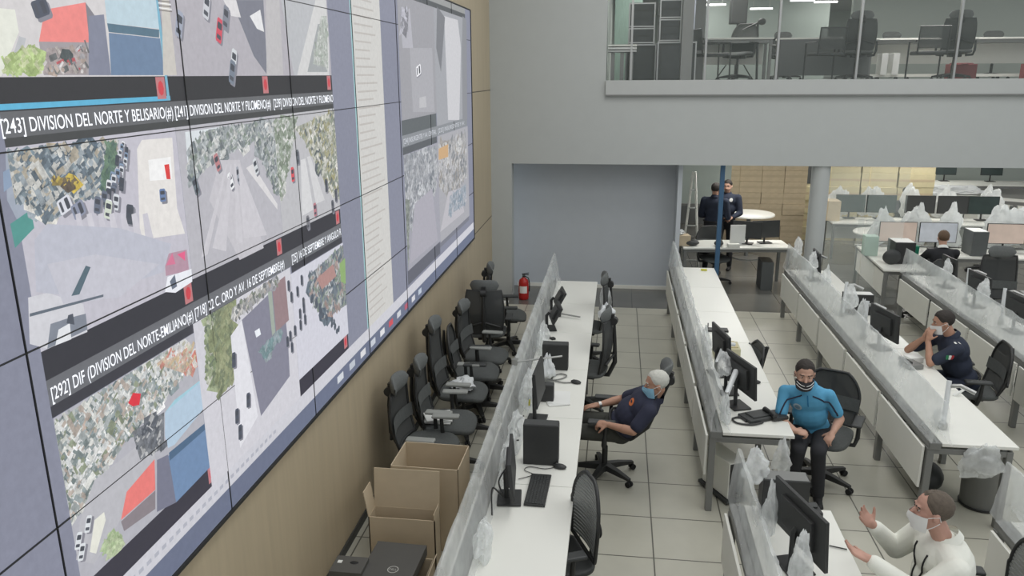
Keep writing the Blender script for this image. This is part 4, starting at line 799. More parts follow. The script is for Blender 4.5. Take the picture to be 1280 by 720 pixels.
def person(label, P):
    hp = V(P['pel']); root = thing('person', label, 'person', (hp.x, hp.y, 0), 0, P.get('group')); O = V((hp.x, hp.y, 0))
    L = lambda p: V(p)-O
    pel, neck, head = L(P['pel']), L(P['neck']), L(P['head']); sh = [L(p) for p in P['sh']]; el = [L(p) for p in P['el']]; wr = [L(p) for p in P['wr']]
    hip = [L(p) for p in P['hip']]; kn = [L(p) for p in P['kn']]; an = [L(p) for p in P['an']]; vx = P.get('vox', .008); s = P.get('s', 1.0)
    right = (sh[1]-sh[0]).normalized(); upv = (neck-pel).normalized(); fwd = upv.cross(right).normalized(); right = fwd.cross(upv)
    T = Matrix((right, fwd, upv)).transposed(); TL = (neck-pel).length
    face = V(P['face']).normalized(); Hm = frame(face, P.get('headup', (0, 0, 1))); h = lambda x, y, z: head+Hm@(V((x, y, z))*s)
    b = MB()
    b.ell(h(0, -.012, .035), (.076*s, .096*s, .086*s), Hm); b.ell(h(0, .018, -.025), (.066*s, .074*s, .088*s), Hm); b.ell(h(0, .036, -.082), (.044*s, .046*s, .032*s), Hm)
    b.cap(h(0, .086, .008), h(0, .106, -.026), .009*s, .013*s, 8); b.cap(h(-.03, .078, .028), h(.03, .078, .028), .012*s, .012*s, 8)
    for k in (-1, 1): b.ell(h(k*.078, -.008, -.008), (.009*s, .020*s, .032*s), Hm); b.ell(h(k*.036, .072, -.035), (.022*s, .018*s, .022*s), Hm)
    b.cap(h(-.02, .088, -.058), h(.02, .088, -.058), .007*s, .007*s, 8)
    b.cap(h(0, -.02, -.05), neck-upv*.06, .054*s, .056*s)
    nb = neck-upv*.06
    b.ell(pel+upv*TL*.55, (.13, .08, .14), T); b.ell(pel+upv*.08, (.14, .10, .16), T)
    for i in (0, 1):
        d = (wr[i]-el[i]).normalized()
        b.cap(sh[i], el[i], .045, .038); b.cap(el[i], el[i]+(wr[i]-el[i])*.35, .039, .041); b.cap(el[i]+(wr[i]-el[i])*.3, wr[i], .040, .025)
        hd = P.get('hd', (None, None))[i]; hn = P.get('hn', ((0, 0, -1), (0, 0, -1)))[i]
        if P.get('hands', 1): hand(b, wr[i], V(hd) if hd else d, hn, (1 if i == 1 else -1)*P.get('thumb', 1), P.get('curl', (.35, .35))[i], P.get('splay', .1))
        b.cap(hip[i], kn[i], .065, .048); b.cap(kn[i], an[i], .048, .035)
    body = remesh('body', b, vx, P.get('skin', SK), root, it=2, fac=.4)
    for k in (-1, 1):
        e = MB().ell(h(k*.030, .0755, .009), (.011*s, .008*s, .0050*s), Hm, 10, 8).build('eye', EYEW, root, smooth=True); MB().ell(h(k*.030, .0825, .009), (.0052*s, .0028*s, .0052*s), Hm, 8, 6).build('iris', EYEB, e)
        MB().cap(h(k*.018, .088, .030), h(k*.048, .078, .030), .005*s, .004*s, 6).build('eyebrow', P.get('brow', HD), root, smooth=True)
    # hair: cap of the skull above a hairline
    hs = P.get('hairline', .055); bk = P.get('hairback', -.06); th = P.get('hairthick', .0045); rs = []
    m = MB(); nu, nv = 40, 22; pts = {}
    def HP(a, ph, t): 
        d = V((math.cos(ph)*math.cos(a), math.cos(ph)*math.sin(a), math.sin(ph)))
        n_ = noise.noise(d*9)*.004
        return V((d.x*(.077+t+n_), -.014+d.y*(.097+t+n_), .035+d.z*(.087+t+n_)))
    def line(a):       # lowest height of the hair at azimuth a (front is +pi/2)
        f = (math.sin(a)+1)/2; f = f**2.2
        z = bk+(hs-bk)*min(1, f*1.25)+.012*noise.noise(V((math.cos(a)*5, math.sin(a)*5, hs*40)))+.006*noise.noise(V((math.cos(a)*16, math.sin(a)*16, 3)))
        return z
    rows = []
    for t in (th, -.004):
        for j in range(nv+1):
            row = []
            for i in range(nu):
                a = 2*PI*i/nu; z0 = (line(a)-.035)/.09; z0 = max(-.98, min(.9, z0)); p0 = math.asin(z0); ph = p0+(PI/2*.995-p0)*j/nv
                tt = t*(min(1, j/7+.02)) if t > 0 else t
                row.append(head+Hm@(HP(a, ph, tt)*s))
            rows.append(row)
    A = rows[:nv+1]; B_ = rows[nv+1:]
    m.rings(list(reversed(B_))+A, cap=True)
    if P.get('bald', 0) == 0: m.build('hair', P['hair'], root, smooth=True)
    if P.get('mask'):
        def MK(u, v, t=.0):
            a = (u-.5)*2.5; z = P.get('maskz', -.012)-.098*v; rx, ry = .078+t-.012*v*v,   .102+t-.012*v; bump = .022*math.exp(-((u-.5)/.12)**2)*math.exp(-((v-.3)/.35)**2)
            return head+Hm@(V((rx*math.sin(a), .004+(ry+bump)*math.cos(a)*(1 if abs(a) < 1.2 else .98), z))*s)
        m = MB().grid(lambda u, v: MK(u, v, .004), 20, 10); m2 = MB().grid(lambda u, v: MK(u, v, .001), 20, 10); m.add(m2.v, m2.f); mk = m.build('face_mask', P['mask'], root, smooth=True)
        for k in (-1, 1):
            MB().tube([h(k*.073, .035, -.012), h(k*.082, .01, -.0), h(k*.086, -.02, .008), h(k*.085, -.03, -.02)], .0022*s, 6).tube([h(k*.066, .035, -.09), h(k*.078, .0, -.06), h(k*.086, -.025, -.03)], .0022*s, 6).build('ear_loop', P.get('loop', MWH), mk)
    if P.get('mask') is MCH:
        for dz in (0, -.028): MB().tube([h(.094*math.sin(a)*.86, .006+.118*math.cos(a), -.04+dz-.012*math.cos(a*2)) for a in [(-1.0+2*k/12) for k in range(13)]], .0028, 6).build('mask_stripe', PAPER, root, smooth=True)
    # shirt
    b = MB(); bw = P.get('build', 1.0)
    b.ell(pel+upv*.06, (.165*bw, .125*bw, .12), T); b.ell(pel+upv*TL*.42+fwd*.02*bw, (.160*bw, .128*bw, .17), T); b.ell(pel+upv*TL*.72+fwd*.008, (.180*bw, .122*bw, .155), T)
    mid = (sh[0]+sh[1])/2
    for i in (0, 1):
        o_ = sh[i]; b.cap(mid+(nb-mid)*.3, o_, .066*bw, .057*bw)
        if P.get('sleeve') == 'long':
            b.cap(o_, el[i], .064*bw, .054*bw); b.cap(el[i], el[i]+(wr[i]-el[i])*.88, .053*bw, .038*bw)
        else: b.cap(o_, o_+(el[i]-o_)*.72, .060*bw, .058*bw)
    b.cap(nb-upv*.05, nb+upv*.02, .088, .070); b.ell(nb-upv*.05, (.13*bw, .085, .07), T)
    shirt = remesh('shirt', b, vx*1.2, P['shirt'], root, it=5)
    c = nb+upv*.070
    def CO(u, v):
        a = u*2*PI; r = .060+.026*v; return c+T@V((r*math.cos(a), r*math.sin(a)*1.08, -.042*v+.012-.018*math.sin(a)))
    m = MB().grid(CO, 28, 4); m2 = MB().grid(lambda u, v: CO(u, v)+T@V((0, 0, .004)), 28, 4); m.add(m2.v, m2.f); m.build('collar', P.get('collar', P['shirt']), root, smooth=True)
    # trousers and shoes
    b = MB(); b.ell(pel, (.17*bw, .135*bw, .11), T)
    for i in (0, 1): b.cap(pel+(hip[i]-pel)*.9, hip[i], .10, .095); b.cap(hip[i], kn[i], .092, .066); b.cap(kn[i], an[i]+V((0, 0, .02)), .066, .05)
    remesh('trousers', b, vx*1.3, P['trouser'], root, it=5)
    MB().tube([pel+upv*.055+T@V((math.cos(a)*.172*bw, math.sin(a)*.138*bw, 0)) for a in [2*PI*k/24 for k in range(25)]], .012, 6).build('belt', RUBR, root, smooth=True)
    for i in (0, 1):
        f = P.get('toe', [fwd, fwd])[i]; f = V((f[0], f[1], 0)).normalized(); b = MB(); a = an[i]; g_ = V((a.x, a.y, a.z-.045))
        b.cap(g_-f*.05, g_+f*.13, .038, .034); b.cap(a, g_, .042, .04); remesh('shoe', b, .012, RUBR, root, it=3)
    return dict(root=root, body=body, shirt=shirt, T=T, pel=pel, neck=neck, TL=TL, right=right, fwd=fwd, up=upv, sh=sh, el=el, wr=wr, O=O, head=head, Hm=Hm, h=h)

# white haired man in navy, reclining
Q = person('white haired man in navy shirt and blue mask, reclining in a black chair', dict(pel=(.08, 6.64, .545), neck=(.39, 6.54, .91), head=(.39, 6.50, 1.04), face=(-1, -.12, -.12), headup=(.15, 0, 1), build=1.12,
    sh=((.33, 6.35, .84), (.32, 6.74, .86)), el=((.20, 6.30, .67), (.10, 6.90, .71)), wr=((-.02, 6.40, .675), (-.12, 6.80, .68)), hip=((.04, 6.54, .54), (.04, 6.74, .54)), kn=((-.36, 6.48, .55), (-.36, 6.80, .55)), an=((-.42, 6.50, .085), (-.42, 6.84, .085)),
    hd=((-1, .25, -.05), (-1, -.1, -.15)), hn=((-.2, .6, -1), (0, 0, -1)), thumb=-1, curl=(.7, .2), toe=((-1, 0), (-1, 0)), skin=SKD, shirt=NAVY, trouser=TROU, hair=HW, mask=MBL, vox=.007, hairback=-.05, hairline=.085, brow=HW))
bv = snapper(Q['shirt']); cpt = Q['pel']+Q['up']*Q['TL']*.68+Q['right']*-.075+Q['fwd']*.12
OR = mat('orange_emblem', s2l(216, 120, 66), .7); d = decal(bv, cpt, Q['fwd'], Q['up'], (.036, .036), 'emblem', OR, Q['root']); decal(bv, cpt+Q['up']*.004, Q['fwd'], Q['up'], (.018, .012), 'emblem_centre', NAVY, Q['root'], off=.006)
w_ = Q['wr'][1]; dd = (Q['el'][1]-w_).normalized(); MB().cyl(w_+dd*.01, w_+dd*.035, .033, n=20).build('wristwatch', ALU, Q['root'], smooth=True)
# blue shirted man
Q = person('man in bright blue polo shirt and patterned mask, sitting facing the camera', dict(pel=(1.80, 6.78, .55), neck=(1.69, 6.64, 1.03), head=(1.64, 6.56, 1.165), face=(-.12, -1, -.15), headup=(-.02, -.1, 1), build=.95, maskz=-.022,
    sh=((1.87, 6.62, .955), (1.52, 6.70, .945)), el=((1.99, 6.64, .73), (1.47, 6.56, .73)), wr=((1.90, 6.50, .66), (1.57, 6.41, .70)), hip=((1.88, 6.72, .54), (1.70, 6.74, .54)), kn=((1.76, 6.36, .54), (1.60, 6.38, .54)), an=((1.82, 6.44, .085), (1.60, 6.52, .085)),
    hd=((-.5, -.5, -.5), (1, -.1, -.1)), hn=((0, 0, -1), (.1, .3, -1)), curl=(.5, .8), toe=((-.1, -1), (-.2, -1)), skin=SK, shirt=SKYB, trouser=BLK, hair=HD, mask=MCH, loop=MCH, vox=.007, hairback=-.045, hairline=.082, hairthick=.004))
bv = snapper(Q['shirt']); cpt = Q['pel']+Q['up']*Q['TL']*.70+Q['right']*.09+Q['fwd']*.1
PG = mat('pale_badge', s2l(176, 190, 196), .6); decal(bv, cpt, Q['fwd'], Q['up'], (.036, .034), 'badge_print', PG, Q['root']); decal(bv, cpt, Q['fwd'], Q['up'], (.024, .022), 'badge_centre', mat('badge_grey', s2l(120, 150, 168), .6), Q['root'], off=.005)
for i in (0, 1):
    pts = []; a = Q['neck']+(Q['sh'][i]-Q['neck'])*.25-Q['up']*.02+Q['fwd']*.09; c_ = Q['sh'][i]+(Q['el'][i]-Q['sh'][i])*.65+Q['fwd']*.08+(Q['sh'][i]-Q['neck']).normalized()*.02
    for k in range(13):
        t = k/12; p = a.lerp(c_, t)+Q['up']*.045*math.sin(t*PI)+(Q['sh'][i]-Q['neck']).normalized()*.03*math.sin(t*PI); pts.append(bv.find_nearest(p)[0])
    MB().tube(pts, .007, 8).build('shoulder_piping', NAVY, Q['root'], smooth=True)
decal(bv, Q['pel']+Q['up']*Q['TL']*.83+Q['fwd']*.1, Q['fwd'], Q['up'], (.006, .05), 'placket', mat('blue_placket', s2l(40, 118, 164), .8), Q['root'], shape='rect')
# white shirted man gesturing
Q = person('man in white shirt with white mask, both hands raised, bottom right', dict(pel=(2.0, 4.30, .56), neck=(1.93, 4.27, 1.08), head=(1.83, 4.26, 1.24), face=(-1, .10, .02), headup=(-.0, 0, 1), build=1.22,
    sh=((1.92, 4.07, .985), (1.89, 4.46, 1.0)), el=((1.74, 4.05, .83), (1.78, 4.56, .80)), wr=((1.49, 4.16, .965), (1.60, 4.47, 1.0)), hip=((1.96, 4.2, .54), (1.96, 4.40, .54)), kn=((1.62, 4.16, .56), (1.62, 4.44, .56)), an=((1.60, 4.16, .085), (1.60, 4.44, .085)),
    hd=((-.9, .15, .35), (-.75, -.05, .75)), hn=((-.35, .1, -.9), (.35, -.75, .4)), thumb=1, curl=(-.22, .22), splay=.28, toe=((-1, 0), (-1, 0)), sleeve='long', skin=SKR, shirt=WSH, trouser=BLK, hair=HG, mask=MWH, vox=.0058, hairback=-.075, hairline=.10))
bv = snapper(Q['shirt'])
lan = mat('black_lanyard', s2l(36, 36, 38), .7, var=.1)
for k in (-1, 1):
    pts = []
    for j in range(10):
        t = j/9; p = Q['neck']-Q['up']*(.05+.34*t)+Q['right']*k*(.07*(1-t)+.006)+Q['fwd']*.16; pts.append(bv.find_nearest(p)[0]+Q['fwd']*.004)
    MB().tube(pts, .0055, 6).build('lanyard', lan, Q['root'], smooth=True)
p = Q['neck']-Q['up']*.42+Q['fwd']*.155; MB().box((0, 0, 0), (.05, .012, .07)).xf(Q['T'].to_4x4()).build('badge_holder', lan, Q['root'], loc=tuple(p))
decal(bv, Q['neck']-Q['up']*.17-Q['right']*.11+Q['fwd']*.1, Q['fwd'], Q['up'], (.022, .016), 'chest_emblem', lan, Q['root'])
# seated officer behind, hand to his face
Q = person('seated man in dark uniform with flag patch on sleeve, hand to his face', dict(pel=(3.62, 8.15, .55), neck=(3.42, 8.13, 1.06), head=(3.33, 8.13, 1.195), face=(-1, .12, -.25), headup=(-.2, 0, 1), build=1.1,
    sh=((3.42, 7.94, .97), (3.38, 8.32, .97)), el=((3.20, 7.98, .80), (3.12, 8.38, .80)), wr=((3.20, 8.10, 1.0), (3.20, 8.20, 1.0)), hip=((3.56, 8.05, .54), (3.56, 8.25, .54)), kn=((3.20, 8.02, .56), (3.20, 8.28, .56)), an=((3.20, 8.02, .085), (3.20, 8.28, .085)),
    hd=((.1, .1, 1), (.1, -.1, 1)), hn=((.8, .3, 0), (.8, -.3, 0)), curl=(.5, .5), toe=((-1, 0), (-1, 0)), skin=SKD, shirt=UNI, trouser=UNI, hair=HD, mask=MWH, vox=.009, hairback=-.06, hairline=.08))
bv = snapper(Q['shirt']); sd = Q['sh'][0]+(Q['el'][0]-Q['sh'][0])*.35; n_ = V((0, -1, .3))
fl = [(mat('flag_green', s2l(40, 120, 80), .7), -.024), (PAPER, 0), (mat('flag_red', s2l(186, 50, 56), .7), .024)]
for m_, dx in fl: decal(bv, sd+V((dx, 0, -.03)), n_, (0, 0, 1), (.0118, .022), 'flag_patch', m_, Q['root'], off=.004, shape='rect')
for dx in (-.02, .02): decal(bv, Q['sh'][0]+V((dx+.0, .02, .05)), (0, -.35, 1), (0, 1, 0), (.008, .024), 'shoulder_bar', PAPER, Q['root'], off=.005, shape='rect')
# standing officers beyond the glass
def stander(label, x, y, ang, hair, skin, mask=None, arms=None):
    c, s_ = math.cos(ang), math.sin(ang); W = lambda a, b, z: (x+a*c-b*s_, y+a*s_+b*c, z)      # local right, forward
    arms = arms or dict(el=(W(-.26, .02, 1.12), W(.26, .02, 1.12)), wr=(W(-.16, .24, 1.06), W(.16, .24, 1.06)))
    return person(label, dict(pel=W(0, 0, .98), neck=W(0, 0, 1.48), head=W(0, .02, 1.61), face=(-s_, c, -.1), sh=(W(-.2, 0, 1.40), W(.2, 0, 1.40)), el=arms['el'], wr=arms['wr'], build=1.1,
        hip=(W(-.09, 0, .92), W(.09, 0, .92)), kn=(W(-.11, .02, .50), W(.11, .02, .50)), an=(W(-.12, 0, .085), W(.12, 0, .085)), toe=((-s_, c), (-s_, c)), sleeve='long', skin=skin, shirt=UNI, trouser=BLK, hair=hair, mask=mask, vox=.013, curl=(.5, .5), hairline=.07))
stander('standing officer in black seen from behind, left of the blue post beyond the desks', 1.78, 14.62, -.5, HD, SKD)
Q = stander('standing officer in black facing the room, right of the blue post, pale badge on chest', 2.06, 15.1, PI-.35, HD, SK)
bv = snapper(Q['shirt']); decal(bv, Q['pel']+Q['up']*Q['TL']*.78-Q['right']*.10+Q['fwd']*.1, Q['fwd'], Q['up'], (.03, .035), 'badge', PAPER, Q['root'], shape='disc')
person('person with brown hair in dark clothes seen from behind at lit screens', dict(pel=(5.02, 12.62, .55), neck=(5.04, 12.72, 1.02), head=(5.05, 12.76, 1.16), face=(.1, 1, -.1), sh=((4.85, 12.70, .94), (5.24, 12.70, .94)), el=((4.80, 12.9, .76), (5.28, 12.9, .76)), wr=((4.9, 13.14, .77), (5.18, 13.14, .77)),
    hip=((4.93, 12.7, .54), (5.11, 12.7, .54)), kn=((4.9, 13.05, .54), (5.14, 13.05, .54)), an=((4.9, 13.1, .085), (5.14, 13.1, .085)), sleeve='long', skin=SK, shirt=BLK, trouser=BLK, hair=HB, vox=.013, hairback=-.09, hairline=.07, collar=PAPER))
person('person with dark hair seen from behind at the far dark monitors', dict(pel=(6.12, 17.75, .55), neck=(6.14, 17.72, 1.02), head=(6.14, 17.7, 1.16), face=(-.2, -1, -.2), sh=((6.33, 17.7, .94), (5.95, 17.7, .94)), el=((6.38, 17.5, .76), (5.92, 17.5, .76)), wr=((6.25, 17.3, .78), (6.02, 17.3, .78)),
    hip=((6.22, 17.7, .54), (6.04, 17.7, .54)), kn=((6.22, 17.35, .54), (6.04, 17.35, .54)), an=((6.22, 17.35, .085), (6.04, 17.35, .085)), sleeve='long', skin=SK, shirt=BLK, trouser=BLK, hair=HD, vox=.016))

# ------------------------------------------------------------------ back room behind the beam
def table(label, loc, rz, L, W_, h=.75, m=DESK, legm=GREYM, panel=True, name='desk', group=None):
    t = thing(name, label, 'desk', loc, rz, group)
    MB().b2((-L/2, -W_/2, h-.03), (L/2, W_/2, h)).build('worktop', m, t, bevel=.003); MB().b2((-L/2+.05, -W_/2+.04, h-.09), (L/2-.05, W_/2-.04, h-.03)).build('apron', legm, t)
    for a in (-1, 1):
        for b in (-1, 1): MB().b2((a*(L/2-.04)-.025, b*(W_/2-.05)-.025, 0), (a*(L/2-.04)+.025, b*(W_/2-.05)+.025, h-.03)).build('leg', legm, t, bevel=.003)
    if panel: MB().b2((-L/2+.08, W_/2-.06, .3), (L/2-.08, W_/2-.04, h-.09)).build('modesty_panel', PANEL, t)
    return t
table('white desk with metal legs just beyond the end of the middle desk row', (2.06, 13.95, 0), .10, 1.86, .66, panel=False)
dup(CH4, (1.75, 14.0, 0), PI+.3, 'dark office chair behind the desk in front of the standing officers')
o = pc('dark grey computer tower on the floor beneath the desk of the standing officers', (2.62, 13.85, 0), PI/2, d=(.44, .2, .5), m=mat('grey_case', s2l(90, 94, 94), .5))
for i, (x, y, lab) in enumerate([(2.28, 13.95, 'black monitor on the officers\' desk, left of two'), (2.62, 14.05, 'black monitor on the officers\' desk, right of two')]):
    monitor(lab, (x, y, DT), PI+.25 if i else PI-.3, w_=.5, h_=.30, z_=.10)
o = MB().box((0, 0, .17), (.26, .02, .34), .1).build('white_folder', PAPER, loc=(2.12, 13.92, DT)); tag(o, 'upright white panel beside the monitors on the officers\' desk', 'panel')
for x, lab in ((1.32, 'black cap shaped bundle on the left of the officers\' desk'), (1.78, 'small black bundle in the middle of the officers\' desk')):
    o = MB().ell((0, 0, .05), (.13 if x < 1.5 else .08, .09, .05)).ell((.02, .0, .07), (.08 if x < 1.5 else .05, .06, .05)).build('cap', BLACK2, loc=(x, 13.72, DT), smooth=True); tag(o, lab, 'cap')
o = MB().box((0, 0, .03), (.2, .1, .06), .1).build('paper_tray', PANEL, loc=(2.02, 13.66, DT), bevel=.004); tag(o, 'pale tray on the front of the officers\' desk', 'tray')
t = thing('round_table', 'white round table behind the standing officers', 'table', (2.66, 16.2, 0)); MB().lathe([(.36, .87), (.5, .885), (.5, .91), (.49, .92)], n=36).build('table_top', DESK, t, smooth=True); MB().cyl((0, 0, .02), (0, 0, .88), .04).lathe([(.28, 0), (.28, .02), (.05, .04)]).build('pedestal', GREYM, t, smooth=True)
t = thing('step_ladder', 'pale folding ladder leaning beside the alcove, left of the officers', 'ladder', (1.32, 14.4, 0))
for x0, x1 in ((-.12, .02), (.22, .06)): MB().tube([(x0, 0, 0), (x1, 0, 1.95)], .022, 6).build('rail', PANEL, t)
for k in range(5): f = (k+1)/6; MB().box((-.12+.14*f+(.34-.30*f)/2, 0, 1.95*f), (.34-.30*f, .05, .02)).build('step', ALU, t)
o = MB().box((0, 0, .09), (.26, .2, .18), .2).build('carton', CARD, loc=(1.15, 13.75, DT), bevel=.003); tag(o, 'small tan carton with white top at the left end of the officers\' desk', 'box')
crumple('plastic_bag', 'white bag on the small tan carton left of the officers', (1.13, 13.75, DT+.18), (.09, .09, .05), 71, m=BAG)
t = thing('wall_board', 'grey green leaning board above a round shape behind the officers', 'board', (1.72, 17.0, .95)); MB().box((0, 0, .42), (1.3, .03, .85)).build('board', GREENG, t); MB().box((0, -.02, 0), (1.3, .05, .05)).build('ledge', GREYM, t)
MB().box((-.5, .0, -.48), (.05, .05, .95)).build('leg', GREYM, t); MB().box((.5, .0, -.48), (.05, .05, .95)).build('leg', GREYM, t)
# stacked cartons
rnd = random.Random(3)
def carton_proto(d, m):
    t = thing('storage_carton', 'x', 'box', (0, 0, -50)); MB().box((0, 0, d[2]/2), d).build('carton_body', m, t, bevel=.004)
    MB().box((0, -d[1]/2-.0008, d[2]/2), (d[0]*.98, .0012, .05)).build('tape', mat('tape_brown', s2l(186, 170, 142), .5), t); return t
cols = [2.36+.46*i for i in range(4)]
names = ['first', 'second', 'third', 'fourth', 'fifth', 'sixth', 'seventh', 'eighth']
pr = carton_proto((.455, .5, .235), CARDD); n0 = 0
for i, x in enumerate(cols):
    for j in range(8):
        lab = 'brown carton, %s up, in the %s stack from the left, behind the round table' % (names[j], names[i])
        if n0 == 0: o = pr; o['label'] = lab
        else: o = dup(pr, (0, 0, 0), 0, lab)
        o.location = (x+rnd.uniform(-.006, .006), 17.5+rnd.uniform(-.012, .012), j*.237); o['group'] = 'brown cartons left of the round column'; n0 += 1
pr2 = carton_proto((.74, .5, .30), PALLET); n0 = 0
for i, x in enumerate([4.15, 4.93, 5.71, 6.47]):
    for j in range(6):
        if i == 0 and j > 3: continue
        lab = 'straw coloured flat carton, %s up from the floor, %s stack right of the round column' % (names[j], names[i])
        if n0 == 0: o = pr2; o['label'] = lab
        else: o = dup(pr2, (0, 0, 0), 0, lab)
        o.location = (x+rnd.uniform(-.01, .01), 18.4+rnd.uniform(-.02, .02), j*.303); o['group'] = 'straw coloured cartons right of the round column'; n0 += 1
# rows of desks facing the camera side
OSCR = mat('orange_screen', s2l(190, 172, 160), .5, var=.10, scale=5, emit=.4); GSCR = mat('grey_screen', s2l(168, 172, 178), .5, var=.12, scale=8, emit=.5); VSCR = mat('violet_screen', s2l(168, 168, 196), .5, var=.1, scale=8, emit=.55); TSCR = mat('teal_off_screen', s2l(48, 62, 60), .3, var=.3, scale=4)
table('white desk with lit screens seen through the glass, beyond the rightmost desk row', (6.62, 13.62, 0), 0, 3.5, .72, panel=False)
table('short white desk with a computer tower standing on it, behind the glass partition', (4.42, 13.2, 0), PI/2-.05, 1.9, .62)
table('far white desk with dark monitors in front of the straw coloured cartons', (6.9, 16.6, 0), 0, 5.2, .75)
def facing(label, x, y, scr, w_=.60, h_=.34): return monitor(label, (x, y, DT), PI, w_=w_, h_=h_, z_=.13, screen=scr, tilt=.04)
for x, s_, lab in [(4.72, OSCR, 'orange lit screen left of the brown haired person'), (5.36, GSCR, 'grey lit screen directly before the brown haired person'), (6.42, OSCR, 'pale orange lit screen right of the brown haired person'), (7.06, VSCR, 'violet lit screen at the right edge, beside an orange lit one')]: facing(lab, x, 13.78, s_)
pc('dark computer tower with white lid between the lit screens', (5.86, 13.55, DT), 0, d=(.24, .38, .40), top=PAPER, m=mat('grey_case', (0, 0, 0)))
pc('dark computer tower with white lid on the short desk behind the glass', (4.48, 12.85, DT), 0, d=(.30, .38, .34), top=PAPER)
o = MB().box((0, 0, .12), (.10, .12, .24)).build('green_carton', GREENT, loc=(4.72, 12.95, DT), bevel=.004); tag(o, 'green carton beside the computer tower on the short desk behind the glass', 'box')
o = MB().ell((0, 0, .12), (.14, .05, .12)).build('round_fan', BLACK2, loc=(4.28, 12.62, DT), smooth=True); tag(o, 'round dark disc leaning against the computer tower behind the glass', 'disc')
o = MB().box((0, 0, .16), (.20, .2, .32)).build('green_tray', mat('pale_green_plastic', s2l(170, 196, 182), .5), loc=(4.15, 13.3, DT), bevel=.004); tag(o, 'pale green upright box on the short desk behind the glass', 'box')
for x, s_, lab in [(4.75, TSCR, 'leftmost of the far dark monitors'), (5.35, TSCR, 'second from the left of the far dark monitors'), (6.10, BLACK2, 'third from the left of the far dark monitors'), (6.72, BLACK2, 'fourth from the left of the far dark monitors'), (7.30, TSCR, 'fifth from the left of the far dark monitors'), (8.75, TSCR, 'rightmost far dark monitor')]: facing(lab, x, 16.75, s_, .58, .36)
o = MB().box((0, 0, .2), (.32, .36, .4)).build('carton', CARDD, loc=(4.32, 16.6, DT), bevel=.004); tag(o, 'brown carton standing at the left end of the far dark monitors', 'box')
crumple('plastic_bag', 'big white plastic heap right of the far dark monitors', (7.95, 16.3, DT), (.3, .2, .2), 77, m=BAG, flat=True)
pr = None
def peaks(xs, y, z, base, s0):
    for i, (x, w_, h_) in enumerate(xs):
        crumple('plastic_bag', base % names[i], (x, y, DT-.002), (w_, .09, (z-DT+h_*1.6)/1.75), s0+i, m=FILM3, flat=False, rough=.3)
peaks([(4.6, .38, .07), (5.25, .4, .10), (6.0, .3, .12), (6.7, .4, .10), (7.5, .4, .10), (8.6, .5, .12)], 17.0, DT+.45, 'white crumpled plastic over the far dark monitors, %s from the left', 80)
peaks([(4.55, .3, .10), (5.1, .35, .16), (5.65, .3, .16), (6.5, .55, .16), (7.3, .4, .14)], 14.05, DT+.42, 'white crumpled plastic rising behind the lit screens, %s from the left', 90)
t = thing('desk_divider', 'pale divider panel behind the lit screens', 'divider', (6.1, 14.05, 0)); MB().b2((-1.95, -.02, .6), (1.95, .02, 1.20)).build('divider_panel', GLASS, t); MB().b2((-1.95, -.03, .7), (1.95, .03, .76)).build('rail', GREYM, t)
crumple('plastic_bag', 'white plastic spread on the far left desk end by the carton', (4.1, 16.7, DT), (.15, .2, .2), 98, m=FILM2)
t = thing('round_table', 'pale round table between the far dark monitors and the computer tower behind glass', 'table', (4.95, 15.3, 0)); MB().lathe([(.40, .72), (.5, .735), (.5, .75), (.49, .76)], n=36).build('table_top', DESK, t, smooth=True); MB().cyl((0, 0, .02), (0, 0, .73), .04).lathe([(.25, 0), (.25, .02), (.05, .04)]).build('pedestal', GREYM, t, smooth=True)
crumple('plastic_bag', 'white plastic heap on the pale round table', (5.1, 15.3, .76), (.25, .2, .08), 99, m=BAG, flat=True)
dup(CH4, (6.9, 15.4, 0), .2, 'dark office chair pushed to the far dark monitors')
# far right bench receding beyond
t = thing('desk_bench', 'far grey panelled desk row slanting at the back right', 'desk', (7.3, 20.4, 0), -.55)
MB().b2((0, 0, .72), (4.2, .6, .75)).build('worktop', DESK, t, bevel=.003); MB().b2((0, -.04, .69), (4.2, .02, .76)).build('rail', GREYM, t)
for k in range(4): MB().b2((k*1.05+.06, -.06, .28), (k*1.05+.95, -.04, .68)).build('modesty_panel', PANEL, t); MB().b2((k*1.05-.03, -.05, 0), (k*1.05+.03, .0, .7)).build('leg', GREYM, t)
crumple('plastic_bag', 'white sheeting draped over the far slanting desk row', (8.0, 20.1, .76), (.7, .25, .14), 101, m=BAG, flat=True)
crumple('plastic_bag', 'white sheeting lying on the desk left of the far slanting desk row', (6.75, 18.9, .8), (.5, .3, .12), 102, m=BAG, flat=True)
table('white topped desk far back beside the straw coloured cartons', (7.0, 18.9, 0), 0, 1.4, .6)
for i, (x, y) in enumerate([(8.3, 21.4), (9.4, 21.4), (10.3, 20.0)]): monitor('distant dark monitor high at the back right, %s from the left' % names[i], (x, y, .95), PI, screen=TSCR); 
table('long white desk at the very back right carrying distant monitors', (9.2, 21.2, 0), 0, 3.6, .9, h=.95)

